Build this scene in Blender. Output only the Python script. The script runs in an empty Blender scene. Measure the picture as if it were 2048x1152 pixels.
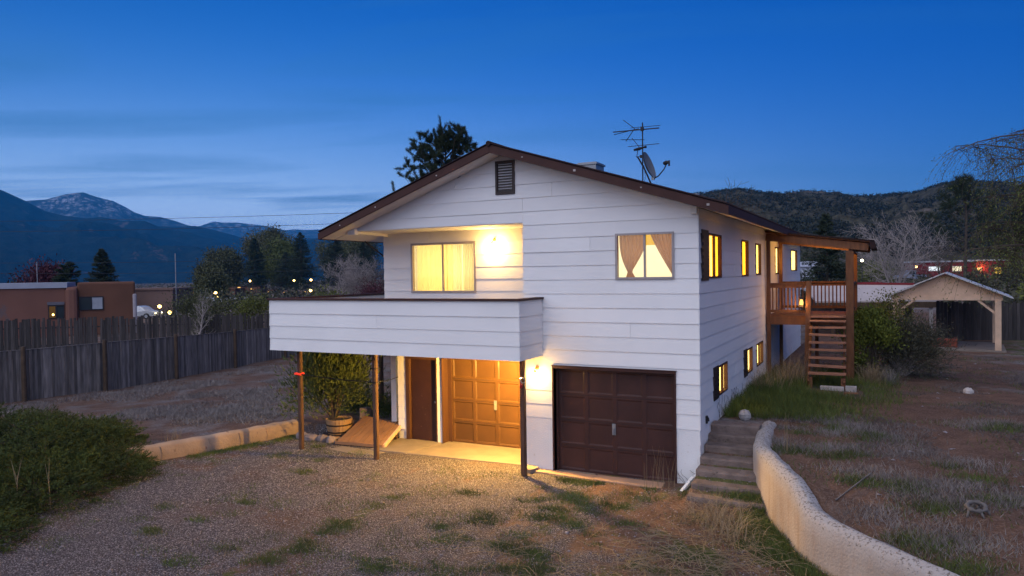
import bpy, math, random
import numpy as np
from mathutils import Matrix, Vector, noise as mnoise
D = bpy.data
S = bpy.context.scene
COL = S.collection
R_ = random.Random(7)
NP = np.random.RandomState(11)

# ------------------------------------------------------------------ camera
cam = D.objects.new('camera', D.cameras.new('camera'))
COL.objects.link(cam); S.camera = cam
_F = (-0.45411862, 0.89073334, -0.01924558); _R = (0.8909311, 0.45390447, -0.01457754); _U = (0.00424904, 0.02376642, 0.99970851)
cam.matrix_world = Matrix(((_R[0], _U[0], -_F[0], 3.052), (_R[1], _U[1], -_F[1], -13.508), (_R[2], _U[2], -_F[2], 3.881), (0, 0, 0, 1)))
cam.data.sensor_width = 36; cam.data.lens = 1464.0 / 2048 * 36
cam.data.clip_start = 0.1; cam.data.clip_end = 60000

# ------------------------------------------------------------------ world: dusk sky with thin cloud streaks
W = D.worlds.new('World'); S.world = W; W.use_nodes = True
nt = W.node_tree; nd = nt.nodes; lk = nt.links
bg = nd['Background']
sky = nd.new('ShaderNodeTexSky'); sky.sky_type = 'NISHITA'; sky.sun_disc = False
SUN_EL, SUN_ROT = 4.0, 150.0
sky.sun_elevation = math.radians(SUN_EL); sky.sun_rotation = math.radians(SUN_ROT)
sky.ozone_density = 6; sky.dust_density = 0; sky.air_density = 1.0
def vmul(a, col):
    m = nd.new('ShaderNodeMix'); m.data_type = 'RGBA'; m.blend_type = 'MULTIPLY'; m.inputs[0].default_value = 1
    lk.new(a, m.inputs[6]); m.inputs[7].default_value = (*col, 1); return m.outputs[2]
tinted = vmul(sky.outputs[0], (0.0, 1.18, 2.25))
tc = nd.new('ShaderNodeTexCoord'); sp = nd.new('ShaderNodeSeparateXYZ'); lk.new(tc.outputs['Generated'], sp.inputs[0])
def mth(op, a, b=None, c=None, clamp=False):
    m = nd.new('ShaderNodeMath'); m.operation = op; m.use_clamp = clamp
    for i, v in enumerate((a, b, c)):
        if v is None: continue
        if isinstance(v, (int, float)): m.inputs[i].default_value = v
        else: lk.new(v, m.inputs[i])
    return m.outputs[0]
el = mth('MAXIMUM', sp.outputs[2], 0.0)
# horizon glow of the dusk air: strongest low over the western valley
azd = mth('MULTIPLY_ADD', mth('ADD', mth('MULTIPLY', sp.outputs[0], -0.80), mth('MULTIPLY', sp.outputs[1], 0.60)), 0.5, 0.5)
azp = mth('POWER', azd, 7.0)
low = mth('SUBTRACT', 1.0, el, clamp=True)
def glayer(src, expo, amt, base, col):
    m = nd.new('ShaderNodeMix'); m.data_type = 'RGBA'
    lk.new(mth('MULTIPLY', mth('POWER', low, expo), mth('MULTIPLY_ADD', azp, amt, base), clamp=True), m.inputs[0]); lk.new(src, m.inputs[6]); m.inputs[7].default_value = (*col, 1); return m.outputs[2]
g1 = glayer(tinted, 4.5, .90, .0, (0.15, 5.0, 11.5))
g2 = glayer(g1, 13.0, 1.0, .0, (27.0, 29.0, 33.0))
# cloud streaks on a plane overhead
inv = mth('DIVIDE', 1.0, mth('ADD', el, 0.06))
cx = mth('MULTIPLY', sp.outputs[0], inv); cy = mth('MULTIPLY', sp.outputs[1], inv)
cb = nd.new('ShaderNodeCombineXYZ')
rx = mth('ADD', mth('MULTIPLY', cx, 0.89), mth('MULTIPLY', cy, 0.45)); ry = mth('SUBTRACT', mth('MULTIPLY', cy, 0.89), mth('MULTIPLY', cx, 0.45))
lk.new(mth('MULTIPLY', rx, 0.30), cb.inputs[0]); lk.new(ry, cb.inputs[1])
nz = nd.new('ShaderNodeTexNoise'); nz.inputs['Scale'].default_value = 1.15; nz.inputs['Detail'].default_value = 5; nz.inputs['Roughness'].default_value = 0.52
nz.inputs['Distortion'].default_value = 0.5
lk.new(cb.outputs[0], nz.inputs['Vector'])
def band(lo, hi):
    q = nd.new('ShaderNodeMapRange'); q.inputs[1].default_value = lo; q.inputs[2].default_value = hi; lk.new(nz.outputs[0], q.inputs[0]); return q.outputs[0]
cf = mth('MULTIPLY', mth('MULTIPLY', band(.50, .72), .58), mth('MULTIPLY_ADD', azp, 1.3, .06), clamp=True)
mc = nd.new('ShaderNodeMix'); mc.data_type = 'RGBA'
lk.new(cf, mc.inputs[0]); lk.new(g2, mc.inputs[6]); mc.inputs[7].default_value = (0.45, 2.1, 5.0, 1)
lk.new(mc.outputs[2], bg.inputs[0]); bg.inputs[1].default_value = 0.090

# ------------------------------------------------------------------ the one sun lamp: broad afterglow behind the camera
sl = D.lights.new('sun', 'SUN'); sl.energy = 3.1; sl.angle = math.radians(110); sl.color = (0.98, 0.975, 1.0)
so = D.objects.new('sun', sl); COL.objects.link(so)
so.rotation_euler = Vector((0.14, 0.76, -0.64)).to_track_quat('-Z', 'Y').to_euler()

S.view_settings.view_transform = 'Standard'; S.view_settings.look = 'None'
S.view_settings.exposure = 0.10; S.view_settings.gamma = 1.0; S.view_settings.use_curve_mapping = False
S.render.engine = 'CYCLES'
try:
    S.cycles.max_bounces = 5; S.cycles.diffuse_bounces = 3; S.cycles.glossy_bounces = 2; S.cycles.transmission_bounces = 3
    S.cycles.transparent_max_bounces = 6; S.cycles.volume_bounces = 0
    S.cycles.sample_clamp_indirect = 4.0; S.cycles.use_denoising = True
except Exception: pass

# ------------------------------------------------------------------ helpers
MATS = {}
def M(name, col, rough=0.8, var=0.12, scale=3.0, bump=0.0, bscale=60.0, obj=0.0, metal=0.0, emis=None, estr=0.0,
      spot=None, spotcol=None, spotscale=20.0, stretch=None, spec=0.3, trans=0.0):
    """Principled material with noise variation, optional per-object variation, chips/stains and relief."""
    m = D.materials.new(name); m.use_nodes = True; t = m.node_tree; n = t.nodes; l = t.links
    b = n['Principled BSDF']; b.inputs['Roughness'].default_value = rough; b.inputs['Metallic'].default_value = metal
    b.inputs['Specular IOR Level'].default_value = spec
    tcn = n.new('ShaderNodeTexCoord'); src = tcn.outputs['Object']
    if stretch:
        mp = n.new('ShaderNodeMapping'); mp.inputs['Scale'].default_value = stretch; l.new(src, mp.inputs[0]); src = mp.outputs[0]
    no = n.new('ShaderNodeTexNoise'); no.inputs['Scale'].default_value = scale; no.inputs['Detail'].default_value = 5; l.new(src, no.inputs['Vector'])
    mr = n.new('ShaderNodeMapRange'); mr.inputs[1].default_value = 0.25; mr.inputs[2].default_value = 0.75
    mr.inputs[3].default_value = 1 - var; mr.inputs[4].default_value = 1 + var; l.new(no.outputs[0], mr.inputs[0])
    f = mr.outputs[0]
    if obj:
        oi = n.new('ShaderNodeObjectInfo'); m2 = n.new('ShaderNodeMapRange'); m2.inputs[3].default_value = 1 - obj; m2.inputs[4].default_value = 1 + obj
        l.new(oi.outputs['Random'], m2.inputs[0]); mm = n.new('ShaderNodeMath'); mm.operation = 'MULTIPLY'
        l.new(f, mm.inputs[0]); l.new(m2.outputs[0], mm.inputs[1]); f = mm.outputs[0]
    vm = n.new('ShaderNodeVectorMath'); vm.operation = 'SCALE'; vm.inputs[0].default_value = col; l.new(f, vm.inputs['Scale'])
    out = vm.outputs[0]
    if spot:
        n2 = n.new('ShaderNodeTexNoise'); n2.inputs['Scale'].default_value = spotscale; n2.inputs['Detail'].default_value = 6; n2.inputs['Roughness'].default_value = .7
        l.new(src, n2.inputs['Vector'])
        r2 = n.new('ShaderNodeMapRange'); r2.inputs[1].default_value = spot; r2.inputs[2].default_value = spot + .05; l.new(n2.outputs[0], r2.inputs[0])
        mx = n.new('ShaderNodeMix'); mx.data_type = 'RGBA'; l.new(r2.outputs[0], mx.inputs[0]); l.new(out, mx.inputs[6]); mx.inputs[7].default_value = (*spotcol, 1)
        out = mx.outputs[2]
    l.new(out, b.inputs['Base Color'])
    if bump:
        nb = n.new('ShaderNodeTexNoise'); nb.inputs['Scale'].default_value = bscale; nb.inputs['Detail'].default_value = 4; l.new(src, nb.inputs['Vector'])
        bp = n.new('ShaderNodeBump'); bp.inputs['Strength'].default_value = bump; bp.inputs['Distance'].default_value = 0.02
        l.new(nb.outputs[0], bp.inputs['Height']); l.new(bp.outputs[0], b.inputs['Normal'])
    if emis:
        b.inputs['Emission Color'].default_value = (*emis, 1); b.inputs['Emission Strength'].default_value = estr
    if trans: b.inputs['Transmission Weight'].default_value = trans
    MATS[name] = m
    return m

WHITE = M('white_siding_paint', (0.80, 0.78, 0.77), 0.62, 0.045, .8, 0.2, 90, obj=0.035, spot=0.74, spotcol=(0.66, 0.62, 0.58), spotscale=40)
STUCCO = M('white_stucco', (0.76, 0.75, 0.75), 0.8, 0.06, 1.5, 0.45, 70, spot=0.64, spotcol=(0.60, 0.55, 0.50), spotscale=9)
SOFFIT = M('soffit_paint', (0.74, 0.71, 0.67), 0.7, 0.05, 2, 0.1, 60)
BROWN = M('brown_trim', (0.055, 0.022, 0.018), 0.7, 0.2, 3, 0.15, 50, spot=0.72, spotcol=(0.16, 0.11, 0.09), spotscale=14)
DOORB = M('brown_door_paint', (0.050, 0.020, 0.017), 0.5, 0.25, 2, 0.12, 60, obj=0.08, spot=0.73, spotcol=(0.14, 0.08, 0.06), spotscale=18)
DOORW = M('worn_brown_door_paint', (0.036, 0.014, 0.012), 0.5, 0.25, 3, 0.15, 50, spot=0.66, spotcol=(0.30, 0.22, 0.17), spotscale=26)
JAMB = M('peeling_jamb_paint', (0.070, 0.032, 0.018), 0.55, 0.2, 3, 0.15, 60, spot=0.68, spotcol=(0.42, 0.34, 0.25), spotscale=30, stretch=(1, 1, .35))
SHUT = M('dark_shutter', (0.030, 0.018, 0.017), 0.6, 0.2, 8)
ALU = M('aluminium_frame', (0.36, 0.31, 0.30), 0.4, 0.08, 6, metal=0.3)
WOODD = M('stained_deck_wood', (0.16, 0.066, 0.028), 0.62, 0.35, 3, 0.3, 25, obj=0.15, stretch=(4, 4, 1))
WOODT = M('worn_stair_wood', (0.30, 0.14, 0.085), 0.65, 0.3, 3, 0.3, 25, obj=0.15)
POSTM = M('weathered_brown_post', (0.085, 0.045, 0.030), 0.7, 0.35, 4, 0.3, 30, stretch=(3, 3, .6), spot=0.66, spotcol=(0.25, .18, .13), spotscale=12)
RAMPW = M('ramp_plywood', (0.27, 0.145, 0.075), 0.7, 0.18, 2, 0.2, 40, obj=0.1)
CONC = M('concrete', (0.205, 0.17, 0.145), 0.85, 0.2, 2.2, 0.3, 60, obj=0.06, spot=0.68, spotcol=(0.20, .16, .13), spotscale=7)
STEPC = M('weathered_step_concrete', (0.155, 0.115, 0.10), 0.9, 0.35, 5, 0.8, 30, obj=0.12, spot=0.60, spotcol=(0.085, 0.065, 0.055), spotscale=11)
WALLC = M('plastered_low_wall', (0.33, 0.24, 0.18), 0.9, 0.28, 2, 0.6, 25, obj=0.08, spot=0.64, spotcol=(0.16, .10, .08), spotscale=5)
ROOFM = M('dark_roof_metal', (0.030, 0.018, 0.018), 0.8, 0.15, 3, spec=.1)
STEEL = M('galvanised_steel', (0.30, 0.31, 0.33), 0.45, 0.12, 10, metal=0.6)
DARKM = M('dark_metal', (0.03, 0.03, 0.035), 0.5, 0.1, 10, metal=0.4)
BLACK = M('black_cord', (0.012, 0.012, 0.014), 0.6, 0.1)
FENCE = M('weathered_fence_board', (0.185, 0.160, 0.148), 0.9, 0.45, 2.2, 0.8, 30, obj=0.45, stretch=(6, 6, .7), spot=0.70, spotcol=(.45, .42, .40), spotscale=6)
FENCED = M('dark_fence_picket', (0.055, 0.047, 0.045), 0.9, 0.35, 3, 0.5, 20, obj=0.45, stretch=(6, 6, .5), spot=0.66, spotcol=(.16, .14, .13), spotscale=7)
FPOST = M('fence_post_wood', (0.085, 0.055, 0.036), 0.9, 0.3, 4, 0.5, 20, obj=0.1)
ADOBE = M('adobe_plaster', (0.20, 0.092, 0.066), 0.9, 0.16, 0.35, 0.3, 10, spot=0.62, spotcol=(0.15, 0.105, 0.10), spotscale=0.5)
ADOBE2 = M('brown_adobe_plaster', (0.145, 0.066, 0.040), 0.9, 0.16, 0.5, 0.3, 10)
TANW = M('tan_plaster', (0.19, 0.12, 0.10), 0.9, 0.1, .5)
REDW = M('red_house_wall', (0.20, 0.022, 0.026), 0.8, 0.2, 1.0)
GAZW = M('gazebo_wood', (0.60, 0.42, 0.30), 0.8, 0.18, 3, 0.2, 20, obj=0.05)
GAZR = M('gazebo_metal_roof', (0.48, 0.48, 0.50), 0.45, 0.15, 2, metal=0.2)
BRICKR = M('red_brick', (0.22, 0.060, 0.040), 0.85, 0.2, 5, obj=0.18)
OAK = M('oak_stave', (0.34, 0.21, 0.11), 0.7, 0.25, 4, 0.2, 30, obj=0.14, stretch=(4, 4, 1))
IRON = M('rusty_hoop_iron', (0.028, 0.018, 0.014), 0.6, 0.2, 10)
BARK = M('bark', (0.075, 0.058, 0.046), 0.95, 0.3, 6, 0.6, 20)
BARKG = M('grey_twig_bark', (0.30, 0.255, 0.24), 0.95, 0.25, 3)
ROCK = M('pale_stone', (0.42, 0.38, 0.36), 0.9, 0.2, 8, 0.5, 20, obj=0.1)
GLASS = M('dark_window_glass', (0.035, 0.045, 0.05), 0.08, 0.1, 1, spec=0.6)
def leafmat(name, col, var=0.5, scale=1.2):
    m = M(name, col, 0.75, var, scale); 
    return m
LJUN = leafmat('juniper_needles', (0.048, 0.066, 0.012), .55, 1.5)
LPIN = leafmat('pine_needles', (0.026, 0.040, 0.018), .45, 1.0)
LSPR = leafmat('spruce_needles', (0.030, 0.044, 0.026), .4, .8)
LPOT = leafmat('potted_shrub_leaves', (0.060, 0.082, 0.020), .5, 2.0)
LYEL = leafmat('yellow_green_leaves', (0.105, 0.125, 0.018), .55, 2.0)
LGRY = leafmat('grey_green_leaves', (0.070, 0.068, 0.045), .4, 2.0)
LBAR = leafmat('shrub_leaves', (0.100, 0.110, 0.022), .5, 2.0)
LCOT = leafmat('budding_leaves', (0.080, 0.085, 0.035), .4, .2)
LWIL = leafmat('willow_leaves', (0.100, 0.120, 0.030), .4, .8)
LRED = leafmat('purple_leaves', (0.080, 0.022, 0.032), .3, 1)
GRN = leafmat('green_grass_blades', (0.075, 0.100, 0.022), .5, 1.6)
DRY = leafmat('dry_grass_blades', (0.24, 0.175, 0.105), .35, 1.2)
GRYG = leafmat('grey_dead_grass', (0.20, 0.175, 0.165), .35, 1.5)
GRYD = leafmat('weathered_dead_grass', (0.125, 0.105, 0.10), .5, 1.0)

def lit(name, col, s):
    m = D.materials.new(name); m.use_nodes = True; t = m.node_tree; t.nodes.clear()
    e = t.nodes.new('ShaderNodeEmission'); e.inputs[0].default_value = (*col, 1); e.inputs[1].default_value = s
    o = t.nodes.new('ShaderNodeOutputMaterial'); t.links.new(e.outputs[0], o.inputs[0]); return m
LITW = lit('lit_warm_room', (1.0, 0.80, 0.38), 1.25)
LITA = lit('lit_amber_room', (1.0, 0.56, 0.06), 1.0)
BULB = lit('glowing_bulb', (1.0, 0.72, 0.30), 22.0)
LITP = lit('far_lamp', (1.0, 0.62, 0.18), 9.0)
LITH = lit('headlamp_glow', (1.0, 0.86, 0.50), 8.0)

def mesh_obj(name, verts, faces, mat, parent=None, origin=None, smooth=False):
    me = D.meshes.new(name)
    if isinstance(verts, np.ndarray):
        nv = len(verts); fa = np.asarray(faces, dtype=np.int32); k = fa.shape[1]
        me.vertices.add(nv); me.vertices.foreach_set('co', np.asarray(verts, dtype=np.float32).ravel())
        me.loops.add(fa.size); me.loops.foreach_set('vertex_index', fa.ravel())
        me.polygons.add(len(fa)); me.polygons.foreach_set('loop_start', np.arange(0, fa.size, k, dtype=np.int32))
        me.polygons.foreach_set('loop_total', np.full(len(fa), k, dtype=np.int32)); me.update(calc_edges=True)
    else:
        me.from_pydata(verts, [], faces); me.update()
    if smooth: me.polygons.foreach_set('use_smooth', [True] * len(me.polygons))
    me.materials.append(mat)
    o = D.objects.new(name, me); COL.objects.link(o)
    if parent is not None: o.parent = parent
    return o
def world_origin(p):
    v = Vector((0, 0, 0))
    while p is not None: v += p.location; p = p.parent
    return v
class MB:
    def __init__(s): s.v = []; s.f = []
    def add(s, vs, fs):
        b = len(s.v); s.v += [tuple(v) for v in vs]; s.f += [tuple(b + i for i in f) for f in fs]; return s
    def box(s, x0, x1, y0, y1, z0, z1):
        return s.add([(x0, y0, z0), (x1, y0, z0), (x1, y1, z0), (x0, y1, z0), (x0, y0, z1), (x1, y0, z1), (x1, y1, z1), (x0, y1, z1)],
                     [(0, 3, 2, 1), (4, 5, 6, 7), (0, 1, 5, 4), (1, 2, 6, 5), (2, 3, 7, 6), (3, 0, 4, 7)])
    def hexa(s, p):   # 8 points: bottom 4 ccw, top 4 ccw
        return s.add(p, [(0, 3, 2, 1), (4, 5, 6, 7), (0, 1, 5, 4), (1, 2, 6, 5), (2, 3, 7, 6), (3, 0, 4, 7)])
    def bar(s, a, b, w, h=None, up=(0, 0, 1)):   # rectangular bar between two points
        a, b = Vector(a), Vector(b); h = h or w; d = (b - a).normalized(); u = Vector(up)
        if abs(d.dot(u)) > .98: u = Vector((0, 1, 0))
        r = d.cross(u).normalized() * (w / 2); u = r.cross(d).normalized() * (h / 2)
        return s.hexa([a - r - u, a + r - u, b + r - u, b - r - u, a - r + u, a + r + u, b + r + u, b - r + u])
    def tube(s, pts, rad, n=6, cap=True):
        pts = [Vector(p) for p in pts]
        if not isinstance(rad, (list, tuple)): rad = [rad] * len(pts)
        base = len(s.v); ref = Vector((0.13, 0.27, 0.95))
        for i, p in enumerate(pts):
            d = (pts[min(i + 1, len(pts) - 1)] - pts[max(i - 1, 0)])
            d = d.normalized() if d.length > 1e-9 else Vector((0, 0, 1))
            if abs(d.dot(ref)) > .95: rr = Vector((1, 0, 0))
            else: rr = ref
            a = d.cross(rr).normalized(); b = d.cross(a)
            for k in range(n):
                t = 2 * math.pi * k / n
                s.v.append(tuple(p + (a * math.cos(t) + b * math.sin(t)) * rad[i]))
        for i in range(len(pts) - 1):
            for k in range(n):
                k2 = (k + 1) % n
                s.f.append((base + i * n + k, base + i * n + k2, base + (i + 1) * n + k2, base + (i + 1) * n + k))
        if cap:
            s.f.append(tuple(base + k for k in range(n))[::-1]); s.f.append(tuple(base + (len(pts) - 1) * n + k for k in range(n)))
        return s
    def lathe(s, c, prof, n=16):   # profile of (r, z) about a vertical axis at c
        base = len(s.v)
        for r, z in prof:
            for k in range(n):
                t = 2 * math.pi * k / n; s.v.append((c[0] + r * math.cos(t), c[1] + r * math.sin(t), c[2] + z))
        for i in range(len(prof) - 1):
            for k in range(n):
                k2 = (k + 1) % n; s.f.append((base + i * n + k, base + i * n + k2, base + (i + 1) * n + k2, base + (i + 1) * n + k))
        return s
    def poly(s, pts, off):  # flat polygon extruded by a vector
        n = len(pts); o = Vector(off)
        vs = [tuple(p) for p in pts] + [tuple(Vector(p) + o) for p in pts]
        return s.add(vs, [tuple(range(n))[::-1], tuple(range(n, 2 * n))] + [(i, (i + 1) % n, n + (i + 1) % n, n + i) for i in range(n)])
    def build(s, name, mat, parent=None, smooth=False, bevel=0.0):
        o = world_origin(parent)
        vs = [(v[0] - o.x, v[1] - o.y, v[2] - o.z) for v in s.v]
        ob = mesh_obj(name, vs, s.f, mat, parent, smooth=smooth)
        if bevel:
            b = ob.modifiers.new('bevel', 'BEVEL'); b.width = bevel; b.segments = 2; b.limit_method = 'ANGLE'
        return ob
def tag(o, label=None, cat=None, group=None, kind=None):
    if label: o['label'] = label
    if cat: o['category'] = cat
    if group: o['group'] = group
    if kind: o['kind'] = kind
    return o
def thing(name, loc, label, cat, group=None):
    o = D.objects.new(name, None); o.empty_display_size = .3; COL.objects.link(o); o.location = loc
    return tag(o, label, cat, group)
def struct(o): o['kind'] = 'structure'; return o
def copy_tree(o, parent=None):
    c = o.copy(); COL.objects.link(c)
    if parent is not None: c.parent = parent
    for ch in list(o.children): copy_tree(ch, c)
    return c
def box(name, mat, parent, *a, **k): return MB().box(*a).build(name, mat, parent, **k)
def bar(name, mat, parent, a, b, w, h=None, **k): return MB().bar(a, b, w, h).build(name, mat, parent, **k)
def interp(x, xs, ys): return float(np.interp(x, xs, ys))
def fbm(x, y, s=1.0, o=4): return mnoise.fractal((x * s, y * s, 0.37), 0.9, 2.1, o)
# ================================================================== THE GROUND
RWX = [(.84, 1.7), (.85, 1.1), (.92, .4), (.98, -.2), (1.2, -.85), (1.46, -1.5), (1.72, -2.02), (1.89, -2.4), (2.06, -2.78), (2.36, -3.12), (2.7, -3.45), (3.2, -3.95), (3.75, -4.4), (4.4, -4.85), (5.5, -5.5), (8, -6.8), (12, -9)]
RWT = [.90, .90, .88, .88, .87, .86, .80, .70, .59, .545, .53, .52, .51, .5, .5, .5, .5]     # height of the retaining wall's top
_ry = [p[1] for p in RWX][::-1]; _rx = [p[0] for p in RWX][::-1]; _rt = RWT[::-1]
LWX = [(-10.45, .75), (-10.62, -.2), (-10.95, -1.5), (-11.35, -2.6), (-11.80, -3.4), (-12.6, -4.6), (-14.0, -6.6)]
_ly = [p[1] for p in LWX][::-1]; _lx = [p[0] for p in LWX][::-1]
def sst(a, b, x):
    t = min(1, max(0, (x - a) / (b - a))); return t * t * (3 - 2 * t)
def rut(x, y):
    w = .10 * math.sin(y * .7) + .06 * math.sin(y * 1.9 + 1)
    return max(math.exp(-((x - c - w) / .17) ** 2) for c in (-5.62, -4.18, -2.45, -1.02)) * sst(-.2, -1.2, y)
def ground_z(x, y):
    # driveway
    z = -.16 + .05 * sst(-5, -1, x) * sst(-4, 0, y) + .06 * sst(-1.2, 0, x) * sst(-2, -.3, y)
    n = .018 * fbm(x, y, .5) if abs(x) < 40 and abs(y) < 40 else 0
    if -9 < x < 0 and -12 < y < 0:   # wheel ruts worn into the gravel
        z -= .028 * rut(x, y)
    if x > -2: # right terrace
        xw = interp(y, _ry, _rx); top = interp(y, _ry, _rt)
        if y > 1.75: xw = interp(y, [1.75, 2.6], [.84, -.1])
        plate = interp(y, [-20, -6, 0, 6, 8.5, 24, 40, 120, 300, 900, 9000], [.62, .70, .86, .86, .76, .76, 1.0, 1.95, 4.5, 10, 20]) + .05 * sst(3, 10, x) * sst(6, -4, y) + .08 * fbm(x, y, .35) * sst(.3, 3, x - xw) * (1 if y < 60 else 0)
        terr = top - .10 + (plate - top + .10) * sst(.3, 2.6, x - xw) if y < 1.7 else interp(y, [1.7, 2.6], [.84, .90]) if x < 1 and y < 2.6 else (.90 + (plate - .90) * max(sst(.5, 3, x), sst(5, 9, y)))
        slope = interp(y, [-1.4, -1.15, 1.05, 1.3], [z, .0, .80, .86])
        if x > xw + .30: z = terr
        elif x > xw + .10: z = z + (terr - z) * (x - xw - .10) / .20 if y < -1.0 else slope + (terr - slope) * (x - xw - .10) / .20
        elif x > -.05 and y > -1.4: z = min(slope, interp(y, [-1.4, -1.3], [z, slope]))
        elif y > 1.0: z = .5
    if x < -8.2 or y > 30:  # left yard
        lw = interp(y, _ly, _lx) if y < .75 else interp(y, [.75, 1.3], [-10.45, -8.0])
        yard = interp(x, [-3000, -400, -60, -24.5, -18, -12, -8], [-14, -1.0, -.5, -.45, -.22, .06, .12]) + .06 * fbm(x, y, .25) * (1 if x > -60 else 0)
        if y < 30 and x > -10.6 and y < 3.5: yard = .10
        if x < lw - .24: z = yard
        elif x < lw - .08: z = z + (yard - z) * (lw - .08 - x) / .16
        if y > 30 and x > -8:
            zr = interp(y, [24, 40, 120, 300, 900, 9000], [.76, 1.0, 1.95, 4.5, 10, 20]) if x > 0 else 0
            t = sst(-30, 10, x); z = yard * (1 - t) + (interp(y, [24, 40, 120, 300, 900, 9000], [.76, 1.0, 1.95, 4.5, 10, 20])) * t
    return z + n
def axis(a, b, fine, far, g=1.13):
    v = list(np.arange(a, b, fine)); s = fine; p = b
    while p < far: v.append(p); s *= g; p += s
    v.append(far); s = fine; p = a - fine
    lo = []
    while p > -far: lo.append(p); s *= g; p -= s
    lo.append(-far); return np.array(lo[::-1] + v)
gx = axis(-13.5, 8.0, .11, 8500); gy = axis(-9.0, 12.0, .12, 8500)
nx_, ny_ = len(gx), len(gy)
gv = np.zeros((ny_, nx_, 3)); att = np.zeros((ny_, nx_, 4)); att[..., 3] = 1
for j, y in enumerate(gy):
    for i, x in enumerate(gx):
        gv[j, i] = (x, y, ground_z(x, y))
        xw = interp(y, _ry, _rx) if y < 1.75 else .0; lw = interp(y, _ly, _lx)
        if x < xw and (x > lw and y < 1.0):
            grav = 1 - .65 * sst(-2.8, .6, x + .18 * (y + 4.5)) * (1 if y < 0 else 1); grav -= .6 * sst(-9.0, -10.6, x)
            if -9 < x < 0: grav -= .28 * rut(x, y) + .30 * math.exp(-((x + 4.9) / .22) ** 2) + .3 * math.exp(-((x + 1.75) / .3) ** 2)
            grn = .30 + .42 * sst(-3, .5, x + .12 * y) + .25 * math.exp(-((x + 4.9) / .22) ** 2) + .2 * math.exp(-((x + 1.75) / .3) ** 2) + .5 * sst(.7, .1, xw - x) + .4 * sst(-9, -10.5, x)
            th = .30 * sst(-2, 1, x)
        elif x >= xw and y < 40 and x > 0:
            grav = 0; grn = .30 + .60 * sst(2.6, .6, x) * sst(0, 1.5, y) * sst(12, 8, y) + .6 * sst(5.5, 8, x) * sst(14, 16, y); th = .27 + .22 * sst(4.5, 9, x)
        elif x < -8 and y < 40:
            grav = 0; grn = .35 + .35 * sst(-8.5, -9.8, -(-x) if False else x) * 0 + .5 * sst(-11.5, -9, x) * sst(1, 3, y); th = .40
        else:
            grav = 0; grn = .45; th = .5
        att[j, i, :3] = (min(1, max(0, grav)), min(1, max(0, grn)), min(1, max(0, th)))
idx = np.arange(nx_ * ny_).reshape(ny_, nx_)
gf_ = np.stack([idx[:-1, :-1], idx[:-1, 1:], idx[1:, 1:], idx[1:, :-1]], -1).reshape(-1, 4)
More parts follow.
